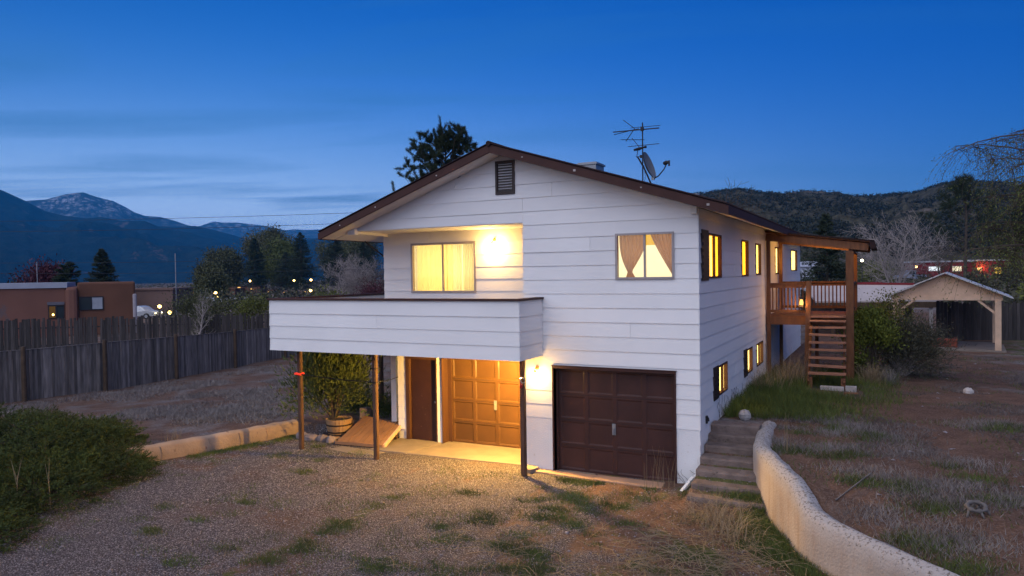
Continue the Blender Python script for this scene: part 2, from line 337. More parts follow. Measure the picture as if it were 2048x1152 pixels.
def ground_mat():
    m = D.materials.new('ground_gravel_dirt_grass'); m.use_nodes = True; t = m.node_tree; n = t.nodes; l = t.links; b = n['Principled BSDF']
    b.inputs['Roughness'].default_value = .95; b.inputs['Specular IOR Level'].default_value = .15
    tcn = n.new('ShaderNodeTexCoord').outputs['Object']; at = n.new('ShaderNodeAttribute'); at.attribute_name = 'zone'; sx = n.new('ShaderNodeSeparateXYZ'); l.new(at.outputs['Vector'], sx.inputs[0])
    def no(s, d=4, r=.6, v=None):
        q = n.new('ShaderNodeTexNoise'); q.inputs['Scale'].default_value = s; q.inputs['Detail'].default_value = d; q.inputs['Roughness'].default_value = r; l.new(v or tcn, q.inputs['Vector']); return q.outputs[0]
    def rng(v, a, c, x0=0, x1=1):
        q = n.new('ShaderNodeMapRange'); q.inputs[1].default_value = a; q.inputs[2].default_value = c; q.inputs[3].default_value = x0; q.inputs[4].default_value = x1; l.new(v, q.inputs[0]); return q.outputs[0]
    def ma(op, a, c):
        q = n.new('ShaderNodeMath'); q.operation = op
        for k, v in ((0, a), (1, c)):
            if isinstance(v, (int, float)): q.inputs[k].default_value = v
            else: l.new(v, q.inputs[k])
        return q.outputs[0]
    def mix(f, a, c):
        q = n.new('ShaderNodeMix'); q.data_type = 'RGBA'; l.new(f, q.inputs[0])
        for k, v in ((6, a), (7, c)):
            if isinstance(v, tuple): q.inputs[k].default_value = (*v, 1)
            else: l.new(v, q.inputs[k])
        return q.outputs[2]
    big = no(.55, 3); mid = no(2.6, 5); fine = no(28, 5, .7); pat = no(.9, 5, .6)
    dirt = mix(rng(mid, .3, .7), (.062, .034, .024), (.140, .080, .056))
    dirt = mix(rng(fine, .45, .75), dirt, (.21, .14, .11))
    vo = n.new('ShaderNodeTexVoronoi'); vo.inputs['Scale'].default_value = 42; l.new(tcn, vo.inputs['Vector'])
    vs = n.new('ShaderNodeSeparateXYZ'); l.new(vo.outputs['Color'], vs.inputs[0])
    peb = mix(vs.outputs[0], (.10, .086, .094), (.33, .295, .31)); peb = mix(rng(vs.outputs[1], .93, .97), peb, (.46, .43, .43))
    peb = mix(rng(vo.outputs['Distance'], .28, .55), peb, (.06, .05, .052))
    st = n.new('ShaderNodeMapping'); st.inputs['Scale'].default_value = (1, 1.6, 1); l.new(tcn, st.inputs[0])
    tno = no(11, 6, .75, st.outputs[0])
    thatch = mix(rng(tno, .35, .7), (.07, .060, .058), (.27, .24, .235))
    green = mix(rng(no(16, 5, .7), .3, .7), (.025, .034, .009), (.10, .12, .032))
    c = mix(rng(ma('ADD', sx.outputs[2], ma('SUBTRACT', pat, .5)), .38, .58), dirt, thatch)
    gm = rng(ma('ADD', sx.outputs[0], ma('MULTIPLY', ma('SUBTRACT', no(.9, 7, .68), .5), 2.3)), .40, .66)
    c = mix(gm, c, mix(rng(big, .53, .68), peb, mix(rng(fine, .4, .6), dirt, peb)))
    gr = rng(ma('ADD', ma('MULTIPLY', sx.outputs[1], .55), ma('MULTIPLY', ma('SUBTRACT', no(1.35, 7, .68), .5), 1.5)), .40, .52)
    c = mix(ma('MULTIPLY', gr, .8), c, green)
    l.new(c, b.inputs['Base Color'])
    bh = ma('ADD', ma('MULTIPLY', fine, .5), ma('MULTIPLY', ma('SUBTRACT', 1.0, vo.outputs['Distance']), ma('MULTIPLY', gm, .9)))
    bp = n.new('ShaderNodeBump'); bp.inputs['Strength'].default_value = .9; bp.inputs['Distance'].default_value = .03; l.new(ma('ADD', bh, ma('MULTIPLY', tno, .5)), bp.inputs['Height']); l.new(bp.outputs[0], b.inputs['Normal'])
    return m
GM = ground_mat()
gr = mesh_obj('ground', gv.reshape(-1, 3), gf_, GM, smooth=True); struct(gr)
a_ = gr.data.color_attributes.new('zone', 'FLOAT_COLOR', 'POINT'); a_.data.foreach_set('color', att.reshape(-1).astype(np.float32))

# ------------------------------------------------------------------ hills and mountains (real distances, real height)
CAMP = Vector((3.052, -13.508, 3.881))
def px_dir(px, py):
    f, r, u = Vector(_F), Vector(_R), Vector(_U); return (f * 1464 + r * (px - 1024) - u * (py - 576)).normalized()
def range_mesh(name, prof, r0, r1, zb, mat, rough=.16, seed=0., back=1.25, ns=90, na=260, fscale=6.0, tree=0.0):
    """terrain rising from r0 to a crest at r1 whose skyline follows prof"""
    xs = [p[0] for p in prof]; ys = [p[1] for p in prof]; az = []; cz = []
    for i in range(na):
        px = xs[0] + (xs[-1] - xs[0]) * i / (na - 1); d = px_dir(px, interp(px, xs, ys)); h = math.hypot(d.x, d.y)
        az.append((d.x / h, d.y / h)); cz.append(CAMP.z + d.z / h * r1)
    vs = np.zeros((ns, na, 3))
    for j in range(ns):
        t = j / (ns - 1) * back; r = r0 + (r1 - r0) * t
        for i in range(na):
            x = CAMP.x + az[i][0] * r; y = CAMP.y + az[i][1] * r; H = cz[i] - zb
            s_ = min(1, t) ** 1.15 if t <= 1 else 1 - (t - 1) * 1.6
            n = mnoise.ridged_multi_fractal((x / r1 * fscale + seed, y / r1 * fscale, seed), 1.0, 2.1, 6, 1.0, 2.0) - 1.1
            env = max(0, math.sin(min(1, t) * math.pi)) ** .8
            z = zb + H * s_ + H * rough * n * env
            if tree and t > .93: z += tree * max(0, mnoise.noise((x * .11, y * .11, 3))) 
            if t < 1: z = min(z, CAMP.z + (cz[i] - CAMP.z) * (r / r1) - H * .004)
            vs[j, i] = (x, y, z)
    ix = np.arange(ns * na).reshape(ns, na); f = np.stack([ix[:-1, :-1], ix[:-1, 1:], ix[1:, 1:], ix[1:, :-1]], -1).reshape(-1, 4)
    return struct(mesh_obj(name, vs.reshape(-1, 3), f, mat, smooth=True))
def slope_mat(name, forest, bare, scale, thr, snow=None):
    m = D.materials.new(name); m.use_nodes = True; t = m.node_tree; n = t.nodes; l = t.links; b = n['Principled BSDF']; b.inputs['Roughness'].default_value = .95; b.inputs['Specular IOR Level'].default_value = .05
    tcn = n.new('ShaderNodeTexCoord').outputs['Object']
    def no(s, d=5, r=.6):
        q = n.new('ShaderNodeTexNoise'); q.inputs['Scale'].default_value = s; q.inputs['Detail'].default_value = d; q.inputs['Roughness'].default_value = r; l.new(tcn, q.inputs['Vector']); return q.outputs[0]
    def mix(f, a, c):
        q = n.new('ShaderNodeMix'); q.data_type = 'RGBA'; l.new(f, q.inputs[0])
        for k, v in ((6, a), (7, c)):
            if isinstance(v, tuple): q.inputs[k].default_value = (*v, 1)
            else: l.new(v, q.inputs[k])
        return q.outputs[2]
    def rng(v, a, c):
        q = n.new('ShaderNodeMapRange'); q.inputs[1].default_value = a; q.inputs[2].default_value = c; l.new(v, q.inputs[0]); return q.outputs[0]
    base = mix(rng(no(scale * 14, 4, .75), .40, .62), forest, tuple(v * 2.4 for v in forest))
    c = mix(rng(no(scale * 3, 7, .72), thr, thr + .10), base, bare)
    if snow:
        sx = n.new('ShaderNodeSeparateXYZ'); l.new(tcn, sx.inputs[0])
        q = n.new('ShaderNodeMath'); q.operation = 'MULTIPLY'; l.new(rng(sx.outputs[2], snow[0], snow[1]), q.inputs[0]); l.new(rng(no(scale * 9, 7, .78), .50, .62), q.inputs[1])
        c = mix(q.outputs[0], c, (.42, .44, .50))
    l.new(c, b.inputs['Base Color'])
    bp = n.new('ShaderNodeBump'); bp.inputs['Strength'].default_value = 1; bp.inputs['Distance'].default_value = .25 / scale * .06; l.new(no(scale * 14, 4, .75), bp.inputs['Height']); l.new(bp.outputs[0], b.inputs['Normal'])
    return m
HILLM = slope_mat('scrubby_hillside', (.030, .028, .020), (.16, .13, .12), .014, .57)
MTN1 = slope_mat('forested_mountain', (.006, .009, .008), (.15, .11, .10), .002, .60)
MTN2 = slope_mat('snowy_mountain', (.018, .022, .022), (.09, .09, .10), .002, .60, snow=(330, 560))
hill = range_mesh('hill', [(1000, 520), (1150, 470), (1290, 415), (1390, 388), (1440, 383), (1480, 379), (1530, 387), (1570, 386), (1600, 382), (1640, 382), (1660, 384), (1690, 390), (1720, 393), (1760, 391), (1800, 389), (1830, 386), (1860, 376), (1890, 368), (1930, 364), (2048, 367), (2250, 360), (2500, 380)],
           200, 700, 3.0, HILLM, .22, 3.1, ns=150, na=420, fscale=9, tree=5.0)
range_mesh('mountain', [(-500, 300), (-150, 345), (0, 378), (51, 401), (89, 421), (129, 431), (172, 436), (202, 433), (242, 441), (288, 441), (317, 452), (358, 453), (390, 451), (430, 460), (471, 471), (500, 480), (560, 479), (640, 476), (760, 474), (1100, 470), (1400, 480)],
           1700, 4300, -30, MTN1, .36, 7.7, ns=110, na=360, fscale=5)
range_mesh('snowy_peak', [(-200, 430), (0, 415), (51, 401), (91, 398), (129, 388), (150, 385), (167, 384), (183, 390), (204, 396), (226, 401), (250, 413), (269, 424), (290, 431), (320, 433), (347, 440), (377, 450), (401, 455), (450, 470), (520, 500)],
           4400, 5800, -20, MTN2, .25, 1.3, ns=80, na=300, fscale=8)
range_mesh('far_mountain', [(250, 480), (340, 462), (401, 451), (420, 444), (428, 442), (445, 444), (474, 444), (508, 448), (541, 453), (570, 460), (588, 458), (609, 459), (622, 459), (650, 458), (720, 455), (820, 465), (1100, 460), (1500, 470)],
           5600, 7100, -20, MTN2, .2, 5.3, ns=60, na=240, fscale=8)
# ================================================================== THE HOUSE
def curtain_mat(name, col, w=0.75):
    m = D.materials.new(name); m.use_nodes = True; t = m.node_tree; t.nodes.clear(); n = t.nodes
    a = n.new('ShaderNodeBsdfTranslucent'); b = n.new('ShaderNodeBsdfDiffuse'); x = n.new('ShaderNodeMixShader'); o = n.new('ShaderNodeOutputMaterial')
    tc_ = n.new('ShaderNodeTexCoord'); no = n.new('ShaderNodeTexNoise'); no.inputs['Scale'].default_value = 60; mp = n.new('ShaderNodeMapping'); mp.inputs['Scale'].default_value = (1, 1, .06)
    t.links.new(tc_.outputs['Object'], mp.inputs[0]); t.links.new(mp.outputs[0], no.inputs['Vector'])
    mr = n.new('ShaderNodeMapRange'); mr.inputs[3].default_value = .8; mr.inputs[4].default_value = 1.2; t.links.new(no.outputs[0], mr.inputs[0])
    vm = n.new('ShaderNodeVectorMath'); vm.operation = 'SCALE'; vm.inputs[0].default_value = col; t.links.new(mr.outputs[0], vm.inputs['Scale'])
    t.links.new(vm.outputs[0], a.inputs[0]); t.links.new(vm.outputs[0], b.inputs[0]); x.inputs[0].default_value = 1 - w
    t.links.new(a.outputs[0], x.inputs[1]); t.links.new(b.outputs[0], x.inputs[2]); t.links.new(x.outputs[0], o.inputs[0]); return m
CUR_CREAM = curtain_mat('cream_drape', (0.92, 0.80, 0.48))
CUR_WHITE = curtain_mat('white_drape', (0.95, 0.90, 0.74))
CUR_TAN = curtain_mat('tan_drape', (0.80, 0.50, 0.34))
CUR_GOLD = curtain_mat('gold_drape', (0.90, 0.52, 0.08))
CUR_RUST = curtain_mat('rust_drape', (0.50, 0.20, 0.07))
def pane_mat():
    m = D.materials.new('window_glass'); m.use_nodes = True; t = m.node_tree; t.nodes.clear(); n = t.nodes
    a = n.new('ShaderNodeBsdfTransparent'); a.inputs[0].default_value = (.96, .96, .95, 1); b = n.new('ShaderNodeBsdfGlossy'); b.inputs['Roughness'].default_value = .03
    x = n.new('ShaderNodeMixShader'); x.inputs[0].default_value = .05; o = n.new('ShaderNodeOutputMaterial')
    t.links.new(a.outputs[0], x.inputs[1]); t.links.new(b.outputs[0], x.inputs[2]); t.links.new(x.outputs[0], o.inputs[0]); return m
PANE = pane_mat()

house = thing('house', (-4, 9, -0.2), 'two storey white clapboard house with lit windows and low gabled roof', 'house')
ZK = lambda k: 0.95 + 0.28 * (14 - k)
XR, ZR = -4.04, 6.34
def soffz(x): return ZR - (0.357 * (XR - x) if x < XR else 0.315 * (x - XR))
def xl_at(z): return XR - (ZR - z) / 0.357
def xr_at(z): return XR + (ZR - z) / 0.315
class Wall:
    def __init__(s, kind, base): s.k = kind; s.b = base
    def P(s, u, o, z):
        if s.k == 'front': return (u, s.b - o, z)
        if s.k == 'right': return (s.b + o, u, z)
        if s.k == 'left': return (s.b - o, -u, z)
WF = Wall('front', 0.0); WU = Wall('front', 1.262); WS = Wall('right', 0.0)
def wbox(mb, w, u0, u1, o0, o1, z0, z1):
    P = w.P; mb.hexa([P(u0, o1, z0), P(u1, o1, z0), P(u1, o0, z0), P(u0, o0, z0), P(u0, o1, z1), P(u1, o1, z1), P(u1, o0, z1), P(u0, o0, z1)]); return mb
def board(w, ul0, ur0, ul1, ur1, zb, zt, fb, ft, parent, j=0.0, t0=0.020, t1=0.005):
    """one lapped board: ends ul/ur at the bottom (0) and the top (1)"""
    if ur0 - ul0 < .02 and ur1 - ul1 < .02: return
    f = lambda z: t0 + (t1 - t0) * (z - fb) / (ft - fb) + j
    P = w.P; ob, ot = f(zb), f(zt)
    m = MB().hexa([P(ul0, ob, zb), P(ur0, ob, zb), P(ur0, -.004, zb), P(ul0, -.004, zb), P(ul1, ot, zt), P(ur1, ot, zt), P(ur1, -.004, zt), P(ul1, -.004, zt)])
    return m.build('siding_board', WHITE, parent)
def course(w, u0, u1, zb, zt, opens, parent, joints=(), clip=None, gap=.004):
    segs = []
    cuts = sorted(set([u0, u1] + [c for o in opens for c in (o[0], o[1]) if u0 < c < u1 and o[2] < zt - .005 and o[3] > zb + .005] + [j for j in joints if u0 < j < u1]))
    for a, b in zip(cuts[:-1], cuts[1:]):
        mid = (a + b) / 2; zs = [(zb, zt)]
        for o in opens:
            if o[0] < mid < o[1]:
                nz_ = []
                for p, q in zs:
                    if o[2] > p: nz_.append((p, min(q, o[2])))
                    if o[3] < q: nz_.append((max(p, o[3]), q))
                zs = [t for t in nz_ if t[1] - t[0] > .02]
        jit = R_.uniform(-.0015, .0025)
        for p, q in zs:
            ga = gap / 2 if a > u0 and a in joints else 0; gb = gap / 2 if b < u1 and b in joints else 0
            l0, r0, l1, r1 = a + ga, b - gb, a + ga, b - gb
            if clip:
                l0 = max(l0, clip[0](p)); r0 = min(r0, clip[1](p)); l1 = max(l1, clip[0](q)); r1 = min(r1, clip[1](q))
                if l1 > r1: l1 = r1 = (l1 + r1) / 2
            if r0 - l0 > .02: board(w, l0, r0, l1, r1, p, q, zb, zt, parent, jit)
def core(w, u0, u1, z0, z1, opens, depth, mat, parent, name='wall'):
    us = sorted(set([u0, u1] + [c for o in opens for c in o[:2] if u0 < c < u1])); zs = sorted(set([z0, z1] + [c for o in opens for c in o[2:4] if z0 < c < z1]))
    m = MB()
    for a, b in zip(us[:-1], us[1:]):
        for c, d in zip(zs[:-1], zs[1:]):
            if any(o[0] < (a + b) / 2 < o[1] and o[2] < (c + d) / 2 < o[3] for o in opens): continue
            wbox(m, w, a, b, -depth, -.006, c, d)
    return m.build(name, mat, parent)

# openings (u0,u1,z0,z1)
WIN_R = (-1.575, -0.435, 3.745, 4.625)
GAR2 = (-2.915, -0.455, -0.3, 1.995)
WIN_U = (-7.21, -5.40, 3.455, 4.65)
DOOR = (-7.43, -6.53, -0.3, 1.885)
GAR1 = (-6.355, -3.80, -0.3, 1.905)
SIDE_W = [(0.80, 2.05, 3.74, 4.62), (4.48, 5.42, 3.74, 4.62), (6.60, 7.48, 3.76, 4.60), (10.45, 12.15, 3.76, 4.60), (14.75, 16.7, 3.84, 4.62),
          (1.66, 2.58, 1.33, 1.94), (5.15, 5.92, 1.33, 1.94), (6.62, 7.74, 1.33, 1.93)]
# --- front wing
fj = {0: [-3.56], -1: [-3.56], 1: [], 2: [-2.1], 3: [], 4: [], 5: [], 8: [-1.3], 10: [], -2: [-2.9], -3: [-5.2], -4: []}
for k in range(14, -1, -1):
    u0 = -3.56 if k > 0 else -7.83
    op = [WIN_R, GAR2] + ([(-9, -3.56, 0, 4.93)] if k == 0 else [])
    course(WF, u0, 0.022, ZK(k), ZK(k) + .28, op, house, fj.get(k, []))
for k in range(-1, -6, -1):
    zb = ZK(k); zt = min(zb + .28, 6.335)
    course(WF, -7.83, 0.02, zb, zt, [(-4.17, -3.725, 5.53, 6.225)], house, fj.get(k, []), clip=(lambda z: max(-7.83, xl_at(z)), lambda z: min(.02, xr_at(z))))
core(WF, -3.56, -0.0, -0.3, 5.04, [WIN_R, GAR2], .16, WHITE, house)
core(WF, -7.83, -3.56, 4.935, 5.0, [], .10, WHITE, house)
MB().poly([(-7.9, .004, 4.97), (0, .004, 5.05), (XR, .004, 6.33)], (0, .12, 0)).build('gable_wall', WHITE, house)
# smooth foundation strips each side of the second garage door and round the corner
wbox(MB(), WF, -3.555, -2.915, -.003, .012, -.3, .949).build('foundation_wall', STUCCO, house)
wbox(MB(), WF, -.455, .012, -.003, .012, -.3, .949).build('foundation_wall', STUCCO, house)
# --- recess, upper and lower walls
for k in range(7, 0, -1):
    course(WU, -8.03, -3.56, ZK(k) + .028, ZK(k) + .308 if k > 1 else 4.915, [WIN_U], house, [-6.7] if k == 1 else [])
core(WU, -8.01, -3.56, 2.3, 4.93, [WIN_U], .16, WHITE, house)
for k in range(17, 9, -1):
    course(WU, -7.67, -3.56, max(ZK(k) - .009, -.25), ZK(k) + .271, [DOOR, GAR1, (-6.53, -6.355, -1, 3)], house)
wbox(MB(), WU, -6.53, -6.355, -.004, .020, -.25, 2.3).build('corner_board', WHITE, house)
core(WU, -7.66, -3.56, -.3, 2.3, [DOOR, GAR1], .16, WHITE, house)
# return wall between wing and recess, facing the balcony side
core(Wall('left', -3.56), -1.26, 0, -.3, 4.93, [], .14, STUCCO, house)
for k in range(14, 0, -1):
    P0 = -3.56
    MB().hexa([(P0 - .024, 0.0, ZK(k)), (P0 - .024, 1.235, ZK(k)), (P0, 1.235, ZK(k)), (P0, 0, ZK(k)), (P0 - .006, 0.0, ZK(k) + .27), (P0 - .006, 1.235, ZK(k) + .27), (P0, 1.235, ZK(k) + .27), (P0, 0, ZK(k) + .27)]).build('siding_board', WHITE, house)
# --- right side wall
for k in range(17, -1, -1):
    zb = ZK(k); zt = zb + .28 if k > 0 else 5.05
    js = [[3.6], [7.3], [5.5, 12.8], [2.4, 9.7]][k % 4]
    course(WS, -0.022, 18.0, zb, zt, SIDE_W, house, js if k < 14 else [])
core(WS, 0.16, 18.0, -.3, 5.05, SIDE_W, .16, STUCCO, house)
wbox(MB(), WS, 0.0, 18.0, -.003, .012, -.3, ZK(17) - .002).build('foundation_wall', STUCCO, house)
# left and rear walls
core(Wall('left', -8.01), -18.0, -1.42, -.3, 5.0, [], .16, WHITE, house)
MB().box(-8.0, 0, 17.84, 18.0, -.3, 5.05).poly([(-8.0, 17.9, 4.93), (0, 17.9, 5.06), (XR, 17.9, 6.33)], (0, .1, 0)).build('rear_wall', WHITE, house)
# --- ceiling over the recess, side beam and boxed end
box('porch_ceiling', SOFFIT, house, -7.95, -3.56, -.0, 1.262, 4.915, 4.93)
MB().hexa([(-7.93, -.02, 4.86), (-7.83, -.02, 4.86), (-7.90, 1.3, 4.84), (-8.02, 1.3, 4.84), (-7.93, -.02, 5.0), (-7.83, -.02, 5.0), (-7.90, 1.3, 5.0), (-8.02, 1.3, 5.0)]).build('beam', SOFFIT, house)
MB().box(-8.02, -7.82, -.12, -.0, 4.84, 5.0).build('beam_end', WHITE, house)
bar('eave_brace', DARKM, house, (-8.42, 1.0, 4.74), (-8.03, 1.45, 4.27), .035)
# --- roof
Y0, Y1 = -.5, 18.45
xl, xr = -8.51, 0.615
zl, zr = soffz(xl), soffz(xr)
def roof_panel(xa, za, xb, zb, name):
    m = MB()
    m.hexa([(xa, Y0 + .03, za + .012), (xb, Y0 + .03, zb + .012), (xb, Y1, zb + .012), (xa, Y1, za + .012), (xa, Y0 - .03, za + .172), (xb, Y0 - .03, zb + .172), (xb, Y1 + .03, zb + .172), (xa, Y1 + .03, za + .172)])
    return m.build(name, ROOFM, house)
roof_panel(xl, zl, XR, ZR, 'roof_slope'); roof_panel(XR, ZR, xr, zr, 'roof_slope')
# corrugated sheet edge
def sheet(xa, za, xb, zb):
    n = 95; m = MB(); za += .176; zb += .176; c_ = (Y1 - Y0 + .1) / n
    for i in range(n):
        y = Y0 - .06 + i * c_
        m.hexa([(xa, y, za), (xb, y, zb), (xb, y + c_ * .5, zb), (xa, y + c_ * .5, za), (xa, y + c_ * .15, za + .022), (xb, y + c_ * .15, zb + .022), (xb, y + c_ * .35, zb + .022), (xa, y + c_ * .35, za + .022)])
    return m.build('roof_ribs', ROOFM, house)
sheet(xl - .02, zl - .007, XR, ZR); sheet(XR, ZR, xr + .02, zr - .007)
MB().tube([(XR, Y0 - .07, ZR + .168), (XR, Y1 + .06, ZR + .168)], .055, 8).build('ridge_cap', ROOFM, house)
def soff(xa, za, xb, zb, ya, yb, nm):
    return MB().hexa([(xa, ya, za - .006), (xb, ya, zb - .006), (xb, yb, zb - .006), (xa, yb, za - .006), (xa, ya, za + .01), (xb, ya, zb + .01), (xb, yb, zb + .01), (xa, yb, za + .01)]).build(nm, SOFFIT, house)
# soffit boards (gable overhang), grooves between them
for (a, b, n) in ((xl + .02, XR, 9), (XR, xr - .02, 9)):
    for i in range(n):
        x0 = a + (b - a) * i / n + .003; x1 = a + (b - a) * (i + 1) / n - .003
        soff(x0, soffz(x0), x1, soffz(x1), Y0 + .03, -.03, 'soffit_board')
for i in range(13):   # eave soffits along both sides
    y0 = -.03 + i * 1.42 + .004; y1 = y0 + 1.41
    soff(xl + .02, soffz(xl + .02), -8.05 if y0 > 1 else -7.84, soffz(-8.05 if y0 > 1 else -7.84), max(y0, -.0), min(y1, 18.3), 'soffit_board')
    soff(.03, soffz(.03), xr - .02, soffz(xr - .02), max(y0, -.0), min(y1, 18.3), 'soffit_board')
for y in (-.12,):
    box('eave_block', SOFFIT, house, -.10, .012, -.14, -.03, 4.93, 5.06)
def fascia(xa, za, xb, zb):
    t = .035; m = MB()
    m.hexa([(xa, Y0 - t, za - .012), (xb, Y0 - t, zb - .012), (xb, Y0, zb - .012), (xa, Y0, za - .012), (xa, Y0 - t, za + .150), (xb, Y0 - t, zb + .150), (xb, Y0, zb + .150), (xa, Y0, za + .150)])
    return m.build('fascia_board', BROWN, house, bevel=.004)
fascia(xl, zl, XR, ZR); fascia(XR + .002, ZR, xr, zr)
MB().hexa([(xr, Y0 - .035, zr - .012), (xr + .035, Y0 - .035, zr - .012), (xr + .035, Y1, zr - .012), (xr, Y1, zr - .012), (xr, Y0 - .035, zr + .14), (xr + .035, Y0 - .035, zr + .14), (xr + .035, Y1, zr + .14), (xr, Y1, zr + .14)]).build('fascia_board', BROWN, house)
MB().box(xl - .035, xl, Y0 - .035, Y1, zl - .012, zl + .14).build('fascia_board', BROWN, house)
for fx in (-7.9, -6.9, -5.3, -3.3, -2.2, -.9, .3):    # paint chips and nail heads on the rake
    z = soffz(fx) + .07; r = .012 if fx not in (-2.2, .3) else .02
    MB().box(fx - r, fx + r * 1.4, Y0 - .040, Y0 - .034, z - r, z + r).build('nail_patch', ROCK, house)
# --- gable vent
vent = MB()
for a in ((-4.17, -4.12, 5.53, 6.225), (-3.775, -3.725, 5.53, 6.225), (-4.12, -3.775, 5.53, 5.60), (-4.12, -3.775, 6.165, 6.225)):
    wbox(vent, WF, a[0], a[1], -.02, .045, a[2], a[3])
vent = vent.build('gable_vent', M('vent_brown', (.05, .036, .033), .6, .1, 8), house)
wbox(MB(), WF, -4.12, -3.775, -.12, -.10, 5.58, 6.19).build('vent_backing', BLACK, vent)
VS = M('vent_slat_paint', (.085, .068, .062), .6, .15, 8)
for i in range(10):
    z = 5.615 + i * .056
    P = WF.P
    MB().hexa([P(-4.12, .035, z), P(-3.775, .035, z), P(-3.775, .022, z - .0), P(-4.12, .022, z), P(-4.12, -.03, z + .050), P(-3.775, -.03, z + .050), P(-3.775, -.043, z + .045), P(-4.12, -.043, z + .045)]).build('slat', VS, vent)

# --- windows
def frame(w, o, fw, out, inn, mat, parent, name='window', mull=None, mw=.035):
    m = MB(); u0, u1, z0, z1 = o
    for a in ((u0, u0 + fw, z0, z1), (u1 - fw, u1, z0, z1), (u0 + fw, u1 - fw, z0, z0 + fw), (u0 + fw, u1 - fw, z1 - fw, z1)):
        wbox(m, w, a[0], a[1], inn, out, a[2], a[3])
    if mull: wbox(m, w, mull - mw / 2, mull + mw / 2, inn * .6, out * .7, z0 + fw, z1 - fw)
    return m.build(name, mat, parent)
def pane(w, u0, u1, z0, z1, o, parent):
    return wbox(MB(), w, u0, u1, o - .004, o, z0, z1).build('pane', PANE, parent)
def room(w, o, depth, mat, parent, side=None):
    """pale lit room seen through a window"""
    u0, u1, z0, z1 = o[0] - (.25 if depth > .1 else -.002), o[1] + (.25 if depth > .1 else -.002), o[2] - (.15 if depth > .1 else -.002), o[3] + (.15 if depth > .1 else -.002)
    wbox(MB(), w, u0, u1, -depth - .02, -depth, z0, z1).build('lit_room', mat, parent)
def drape(w, u0, u1, z0, z1, dep, folds, amp, mat, parent, shape=None, nz=10, name='curtain'):
    """pleated cloth; shape(t) -> (left u, right u) for t from the top 0 to the bottom 1"""
    n = max(8, folds * 6); vs = []; fs = []
    for j in range(nz + 1):
        t = j / nz; a, b = shape(t) if shape else (u0, u1)
        for i in range(n + 1):
            s_ = i / n; ph = s_ * folds * 2 * math.pi
            vs.append(w.P(a + (b - a) * s_, -dep + amp * math.sin(ph) * (1 if (b - a) > .15 else .6) + amp * .4 * math.sin(ph * 2.7 + 1.3), z1 + (z0 - z1) * t))
    for j in range(nz):
        for i in range(n):
            q = j * (n + 1) + i; fs.append((q, q + 1, q + n + 2, q + n + 1))
    m = MB(); m.add(vs, fs); return m.build(name, mat, parent, smooth=True)
# big balcony window
o = WIN_U; w1 = frame(WU, o, .05, .035, -.05, ALU, house, mull=-6.31)
w1['label'] = 'wide sliding window with pleated drapes glowing yellow'
pane(WU, -7.16, -6.33, 3.50, 4.60, -.01, w1); pane(WU, -6.29, -5.45, 3.50, 4.60, -.03, w1)
LITU = lit('lit_front_room', (1.0, .76, .31), 4.8)
room(WU, (o[0], o[1] , o[2], o[3]), .75, LITU, w1)
drape(WU, -7.15, -6.29, 3.49, 4.61, .16, 17, .022, CUR_CREAM, w1)
drape(WU, -6.31, -6.12, 3.49, 4.61, .17, 4, .02, CUR_CREAM, w1)
drape(WU, -6.11, -5.86, 3.49, 4.61, .13, 4, .012, CUR_WHITE, w1); drape(WU, -5.84, -5.44, 3.49, 4.61, .15, 8, .018, CUR_WHITE, w1)
drape(WU, -6.12, -5.45, 3.49, 4.61, .26, 8, .018, CUR_WHITE, w1)
# front right window with tied back curtains
o = WIN_R; w2 = frame(WF, o, .04, .045, -.05, ALU, house, mull=-1.0)
w2['label'] = 'front window with tan curtains tied back before a bright room'
pane(WF, -1.54, -1.01, 3.785, 4.585, -.01, w2); pane(WF, -.99, -.475, 3.785, 4.585, -.03, w2)
room(WF, (o[0] - .3, o[1] + .1, o[2], o[3]), .95, lit('lit_bedroom', (1.0, .82, .46), 1.45), w2)
drape(WF, 0, 0, 3.78, 4.59, .15, 7, .02, CUR_TAN, w2, shape=lambda t: (-1.55 + .16 * min(1, t / .86) ** 2.6 - (.035 * max(0, t - .87) / .13), -1.02 - .28 * max(0, min(1, (t - .22) / .62)) ** 1.25 + (.06 * max(0, t - .87) / .13)), nz=16)
drape(WF, 0, 0, 3.78, 4.59, .15, 7, .022, CUR_TAN, w2, shape=lambda t: (-.93 + .44 * t ** 1.12, -.455), nz=14)
wbox(MB(), WF, -1.3, -.2, -.9, -.86, 4.42, 4.8).build('room_soffit', LITA, w2)
# side windows
LITB = lit('lit_basement_room', (1.0, .66, .17), 4.5)
LITS = lit('lit_side_room', (1.0, .70, .24), 4.6)
for i, o in enumerate(SIDE_W):
    wd = frame(WS, o, .035, .030, -.05, BROWN, house, mull=(o[0] + o[1]) / 2 if i in (0, 3, 5, 7) else None)
    pane(WS, o[0] + .035, o[1] - .035, o[2] + .035, o[3] - .035, -.012, wd)
    room(WS, o, .075, LITS if i < 5 else LITB, wd)
    c = [CUR_GOLD, CUR_GOLD, CUR_CREAM, CUR_WHITE, CUR_WHITE, CUR_CREAM, CUR_CREAM, CUR_CREAM][i]
    c2 = [CUR_TAN, CUR_GOLD, CUR_CREAM, CUR_WHITE, CUR_WHITE, CUR_RUST, CUR_RUST, CUR_CREAM][i]
    m_ = o[0] + (o[1] - o[0]) * .42
    drape(WS, o[0] + .03, m_, o[2] + .03, o[3] - .03, .040, 4, .008, c2, wd)
    if i < 5: drape(WS, m_ + .04, o[1] - .03, o[2] + .03, o[3] - .03, .045, 4, .008, c, wd)
